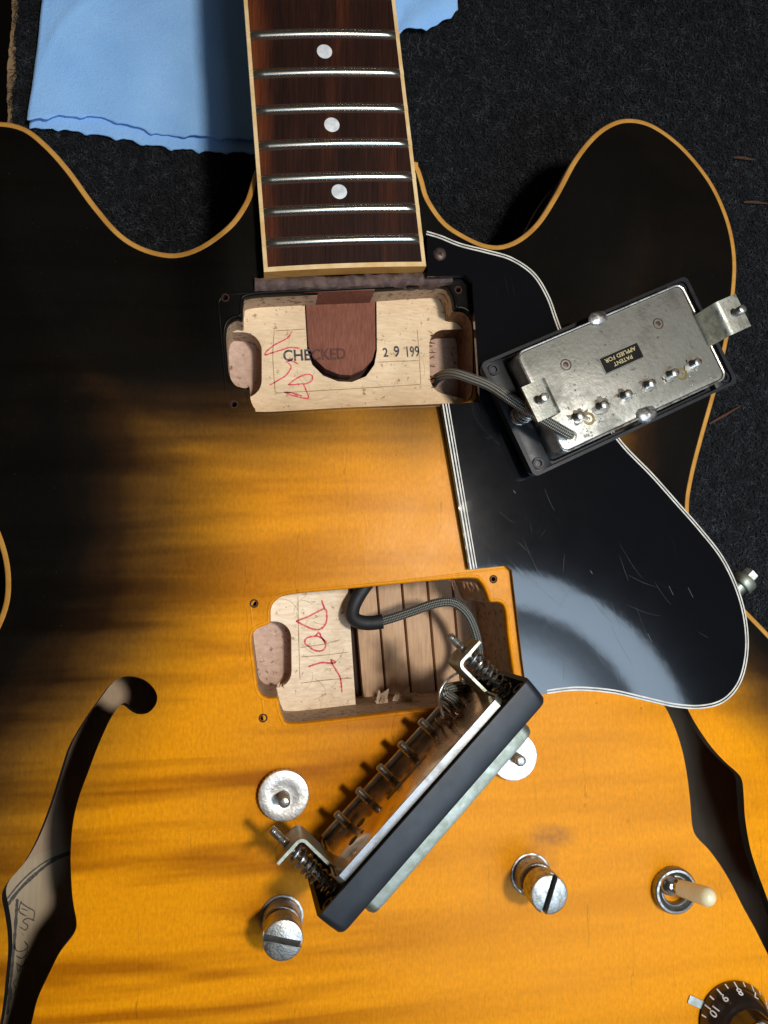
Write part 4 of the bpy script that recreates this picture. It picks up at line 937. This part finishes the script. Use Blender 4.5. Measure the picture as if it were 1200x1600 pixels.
V_ = lathe([(2.2, 0), (2.2, .25), (1.5, .3), (1.4, -.3), (.1, -.3)], 18, (-29.5*SN, -14.6*SN, zc)); K('cable_hole', V_, M_SOLDER, plate)
def cable(path, r, parent, name='shielded_cable', label=None, step=.9, mat=None):
    P = spline(np.array(path), step, False); V_, F_, UV_ = tube_uv(P, r, 12); return build(name, (V_, F_), mat or M_BRAID, parent, 180, uv=UV_, label=label)
end = MN @ (Vector((-29.5*SN, -14.4*SN, zc-.5))*MM)/MM if False else (MN @ Vector((-29.5*SN*MM, -14.4*SN*MM, (zc-.5)*MM)))/MM
e = np.array(end)
cable([e+np.array([0, 0, -1.5]), e+np.array([-.8, .4, 1.0]), U(882, 675, 22), U(846, 654, 22), U(806, 629, 19.5), U(770, 605, 13), U(738, 592, 6), U(712, 584, -1), U(695, 585, -9), U(682, 592, -17), U(676, 600, -24)], 1.75, npu, label='braided shielded lead running into the neck cavity')

# ---- bridge pickup, standing on its long edge
SB_ = .965
MB_ = pose((.701, .712, -.034), (-.712, .702, .012), (4.9, -81.7, 22.3))
bpu = empty('bridge_pickup', MB_); WORLD[bpu.name] = MB_.copy(); tag(bpu, 'loose pickup standing on its long edge between the bridge posts, springs and pole screws exposed', 'pickup', 'pickups taken out of the guitar')
d = pickup(bpu, SB_, 8.3, 1.9, 12.8, 1, 5.6, dict(cover=M_GREEN, plate=M_BPLATE, leg=M_GREEN), False); K = d['K']; plate = d['plate']; zc = 1.9
K('baseplate_lip', tube([(x*SB_, 18.0*SB_, zc+.5) for x in np.linspace(-33.5, 33.5, 12)], 1.1, 10), M_NICKEL, plate, 180)
up = rrect(1, 1, .1)
K('cover_flange', join(loft([[(x*SB_, -19.25*SB_, zc+.6) for x in np.linspace(-33, 33, 12)], [(x*SB_, -19.32*SB_, -.2) for x in np.linspace(-33, 33, 12)]], closed=False)), M_BRIGHT, d['cover'], None, label='bright worn side of the cover')
for x, y, r in ((-25.2, -5.5, 1.7), (-20.5, .5, 1.7), (-21.5, -6.5, .7)): K('plate_hole', lathe([(r, .05), (r*.92, .12), (.05, .12)], 18, (x*SB_, y*SB_, zc)), M_BLACK, plate)
for c_, w_, h_, mt in ((-1.0, 17, 2.6, M_DARKW),):
    o = K('label_residue', slab(rrect(w_, h_, .2), zc+.02, zc+.07), plain('old_glue', (.10, .06, .03), .5), plate)
    for v in o.data.vertices: v.co.y += -.003; v.co.x += -.001
# leads and frayed copper
le = np.array((MB_ @ Vector((27*SB_*MM, 6*MM, (zc+.3)*MM)))/MM)
zN = np.array([-.712, .702, .012])
cable([U(590, 972, -16), U(612, 966, -15.5), U(645, 955, -14), U(680, 943, -12), U(706, 941, -11), U(727, 955, -11), U(741, 982, -13), U(748, 1015, -14), U(747, 1045, -10), U(738, 1066, 0), le+zN*6.5, le+zN*2.5, le], 1.65, bpu, label='braided lead curving through the bridge cavity')
sl_path = spline(np.array([U(578, 905, -20), U(562, 928, -19.5), U(552, 948, -18.5), U(551, 963, -17.5), U(560, 971, -16.8), U(577, 973.5, -16.4), U(598, 971, -16)]), 1.0, False)
build('cable_sleeve', tube([tuple(p) for p in sl_path], 2.55, 14), M_RUBBER, bpu, 60, label='black sleeve on the lead')
cable([U(714, 1052, 22), U(698, 1063, 25), U(687, 1082, 26), U(688, 1104, 24), le+zN*2.4+np.array([-4, -5, 4])], .42, bpu, 'thin_wire', step=.6, mat=M_NICKEL)
fr = []
for k in range(16):
    p = np.array((MB_ @ Vector(((21+random.uniform(-4.5, 4.5))*MM, random.uniform(-5, 4)*MM, (zc+.2)*MM)))/MM); dd_ = zN+np.array([random.uniform(-1, 1) for _ in range(3)])*.9
    fr.append(shard(p, dd_, np.cross(dd_, [.3, .2, .9]), random.uniform(1.5, 4.0), random.uniform(.5, 1.6), 700+k))
build('frayed_shield', join(*fr), M_COPPER, bpu, kind='stuff')

# ================================================================== SURROUNDINGS
ZC = -60.0
xe = U(28, 0, ZC)[0]
def edge_x(y): return xe+.35*math.sin(y*.5)+.5*math.sin(y*.21+1)+.3*math.sin(y*1.3)
ys = np.arange(-330, 420, 2.0)
cv = [(edge_x(y), y, ZC) for y in ys]+[(420, y, ZC) for y in ys]; n = len(ys)
carpet = build('carpet', (cv, [(i, n+i, n+i+1, i+1) for i in range(n-1)]), M_CARPET, kind='structure', label='dark charcoal carpet on the bench')
# pile: short curly fibres where the picture can see them
def fibres(n, box, dens_in=None):
    x = rng.uniform(box[0], box[1], n); y = rng.uniform(box[2], box[3], n); P = np.stack([x, y], 1)
    k = ~inside(P, offset(OUT, 16)) & (x > xe-.5); P = P[k]; n = len(P)
    a = rng.uniform(0, 2*math.pi, n); L = rng.uniform(1.0, 3.0, n); w = rng.uniform(.07, .17, n); z0 = ZC+rng.uniform(0, 1.4, n); lift_ = rng.uniform(-.15, .75, n); cu = rng.uniform(-1.2, 1.2, n)
    d1 = np.stack([np.cos(a), np.sin(a)], 1); d2 = np.stack([np.cos(a+cu), np.sin(a+cu)], 1); nn = np.stack([-d1[:, 1], d1[:, 0]], 1); n2 = np.stack([-d2[:, 1], d2[:, 0]], 1)
    p0 = P; p1 = P+d1*(L*.5)[:, None]; p2 = p1+d2*(L*.5)[:, None]
    W = w[:, None]
    V_ = np.stack([np.column_stack([p0-nn*W, z0]), np.column_stack([p0+nn*W, z0]), np.column_stack([p1+nn*W, z0+lift_*L*.35]), np.column_stack([p1-nn*W, z0+lift_*L*.35]), np.column_stack([p2, z0+lift_*L*.35*(.6+rng.random(n))])], 1)
    cl_ = np.random.default_rng(5).random((200, 200)); ix = P[:, 0]/2.2+90; iy = P[:, 1]/2.2+70; i0 = ix.astype(int); j0 = iy.astype(int); fx_ = ix-i0; fy_ = iy-j0
    cl2 = cl_[j0, i0]*(1-fx_)*(1-fy_)+cl_[j0, i0+1]*fx_*(1-fy_)+cl_[j0+1, i0]*(1-fx_)*fy_+cl_[j0+1, i0+1]*fx_*fy_
    shade = np.clip(rng.random(n)**1.6*.62+(cl2-.36)*.55, 0, 1)
    return V_.reshape(-1, 3), np.repeat(shade, 5), n
V_, sh, nf = fibres(420000, (-175, 215, -140, 270))
me = bpy.data.meshes.new('carpet_pile'); me.vertices.add(len(V_)); me.vertices.foreach_set('co', (V_*MM).astype(np.float32).ravel())
b5 = np.arange(nf)[:, None]*5; lv = np.concatenate([b5+np.array([[0, 1, 2, 3]]), b5+np.array([[3, 2, 4]])], 1).ravel()
me.loops.add(len(lv)); me.loops.foreach_set('vertex_index', lv.astype(np.int32)); me.polygons.add(nf*2)
ls = np.stack([np.arange(nf)*7, np.arange(nf)*7+4], 1).ravel(); me.polygons.foreach_set('loop_start', ls.astype(np.int32)); 
me.update(calc_edges=True); me.validate()
a_ = me.attributes.new('shade', 'FLOAT', 'POINT'); a_.data.foreach_set('value', sh.astype(np.float32)); me.materials.append(M_FIBRE)
po = bpy.data.objects.new('carpet_pile', me); link(po, carpet, False); po['kind'] = 'stuff'
# board edge left of the carpet, then the dark floor below
yv = np.arange(-330, 420, 1.5); xl = U(17, 0, ZC-1)[0]
rows = [[(xl-.4, y, ZC-18) for y in yv], [(xl+.5*math.sin(y*.13)+random.uniform(-.25, .25), y, ZC-1.6+random.uniform(-.3, .2)) for y in yv], [(xl+2.2+random.uniform(-.3, .3), y, ZC-.7+random.uniform(-.4, .2)) for y in yv], [(xe+3, y, ZC-.4) for y in yv]]
bench = build('bench_board', loft([r for r in rows], closed=False), M_RAWWOOD, None, 40); tag(bench, 'raw splintered wooden board edge beside the carpet at upper left', 'board')
build('floor', ([(-900, -900, -700), (900, -900, -700), (900, 900, -700), (-900, 900, -700)], [(0, 1, 2, 3)]), M_FLOOR, kind='structure', label='dark floor below the bench')
# blue cloth under the neck
def cloth_layer(edge_px, left_px, right_px, z, seed, nu=150, nv=46, amp=1.0):
    E_ = spline(U2(edge_px, z), .6, False); s = np.concatenate([[0], np.cumsum(np.linalg.norm(np.diff(E_, axis=0), axis=1))]); s /= s[-1]
    uu = np.linspace(0, 1, nu); ex = np.interp(uu, s, E_[:, 0]); ey = np.interp(uu, s, E_[:, 1]); lt = U(*left_px, z)[:2]; rt = U(*right_px, z)[:2]; r_ = np.random.default_rng(seed)
    nrag = r_.normal(0, .35, nu); nrag = np.convolve(nrag, [.25, .5, .25], 'same'); nt_ = np.abs(np.sin(uu*nu*.11*math.pi*.9+seed))**14*-1.1
    V_ = []
    for j in range(nv+1):
        v = (j/nv)**1.3
        for i in range(nu):
            x = ex[i]*(1-v)+(lt[0]+(rt[0]-lt[0])*uu[i])*v; y = (ey[i]+(nrag[i]+nt_[i])*(1 if j == 0 else 0))*(1-v)+(lt[1]+(rt[1]-lt[1])*uu[i])*v
            w = amp*(.55*math.sin(x*.07+y*.11)+.35*math.sin(x*.19-y*.05+seed)+.22*math.sin(x*.31+y*.27+2*seed)); w += amp*1.5*math.exp(-((x+62+.25*(y-195))**2)/30)*math.exp(-((y-212)**2)/500)
            for (cx_, cy_, ca_, cl_, ch_) in ((-118, 205, .9, 30, .9), (-92, 196, 2.4, 22, .7), (-70, 222, .3, 26, .8), (-128, 232, 1.2, 34, .7), (-100, 236, 2.9, 30, .6)):
                px_ = (x-cx_)*math.cos(ca_)+(y-cy_)*math.sin(ca_); py_ = -(x-cx_)*math.sin(ca_)+(y-cy_)*math.cos(ca_)+.02*px_*px_*.4; w += amp*ch_*math.exp(-abs(py_)/1.6)*math.exp(-(px_/cl_)**2)
            if x > 15: w += 1.6*math.exp(-((x-30-.8*(y-190))**2)/16)+1.0*math.sin((x-y)*.22)
            V_.append((x, y, z+w))
    return V_, [(j*nu+i, j*nu+i+1, (j+1)*nu+i+1, (j+1)*nu+i) for j in range(nv) for i in range(nu-1)]
cl = empty('shop_cloth', Matrix.Translation((-.05, .22, ZC*MM))); WORLD[cl.name] = Matrix.Translation((-.05, .22, ZC*MM)); tag(cl, 'folded sky-blue shop cloth on the carpet under the neck', 'cloth')
for nm, vf in (('upper_fold', cloth_layer([(43, 190), (58, 186), (75, 182), (110, 180), (150, 180), (200, 194), (260, 208), (320, 213), (390, 216), (450, 196), (530, 120), (622, 52), (660, 46), (690, 34), (716, 14)], (95, -230), (690, -230), ZC+5.0, 3)),
               ('lower_fold', cloth_layer([(46, 196), (75, 201), (110, 204), (160, 210), (220, 222), (300, 234), (390, 238), (450, 225), (520, 180), (600, 80)], (98, -230), (620, -230), ZC+2.6, 8, amp=.35))):
    o = build(nm, vf, M_CLOTH, cl, 180); md = o.modifiers.new('thickness', 'SOLIDIFY'); md.thickness = .0007; md.offset = -1
# loose splinters of wood on the carpet
for k, (a, b, lb_) in enumerate((((1146, 246), (1180, 249), 'small brown wood splinter on carpet, topmost of three right of the horn'), ((1162, 316), (1200, 317), 'brown wood splinter on carpet beside the right horn, middle of three'), ((1108, 662), (1158, 634), 'longer dim brown splinter on carpet touching the body edge by the waist'))):
    A = U(*a, ZC+2.6); B = U(*b, ZC+2.9); o = empty('tmp') if False else None
    path = [A+(B-A)*t+np.array([0, 0, .4*math.sin(t*5)]) for t in np.linspace(0, 1, 9)]
    rr = [.25+.5*math.sin(math.pi*min(1, .1+t*.95))*random.uniform(.6, 1) for t in np.linspace(0, 1, 9)]
    tag(build('wood_splinter', tube([tuple(p) for p in path], rr, 6), M_SPLINT, None, 50), lb_, 'splinter', 'wood splinters on the carpet')
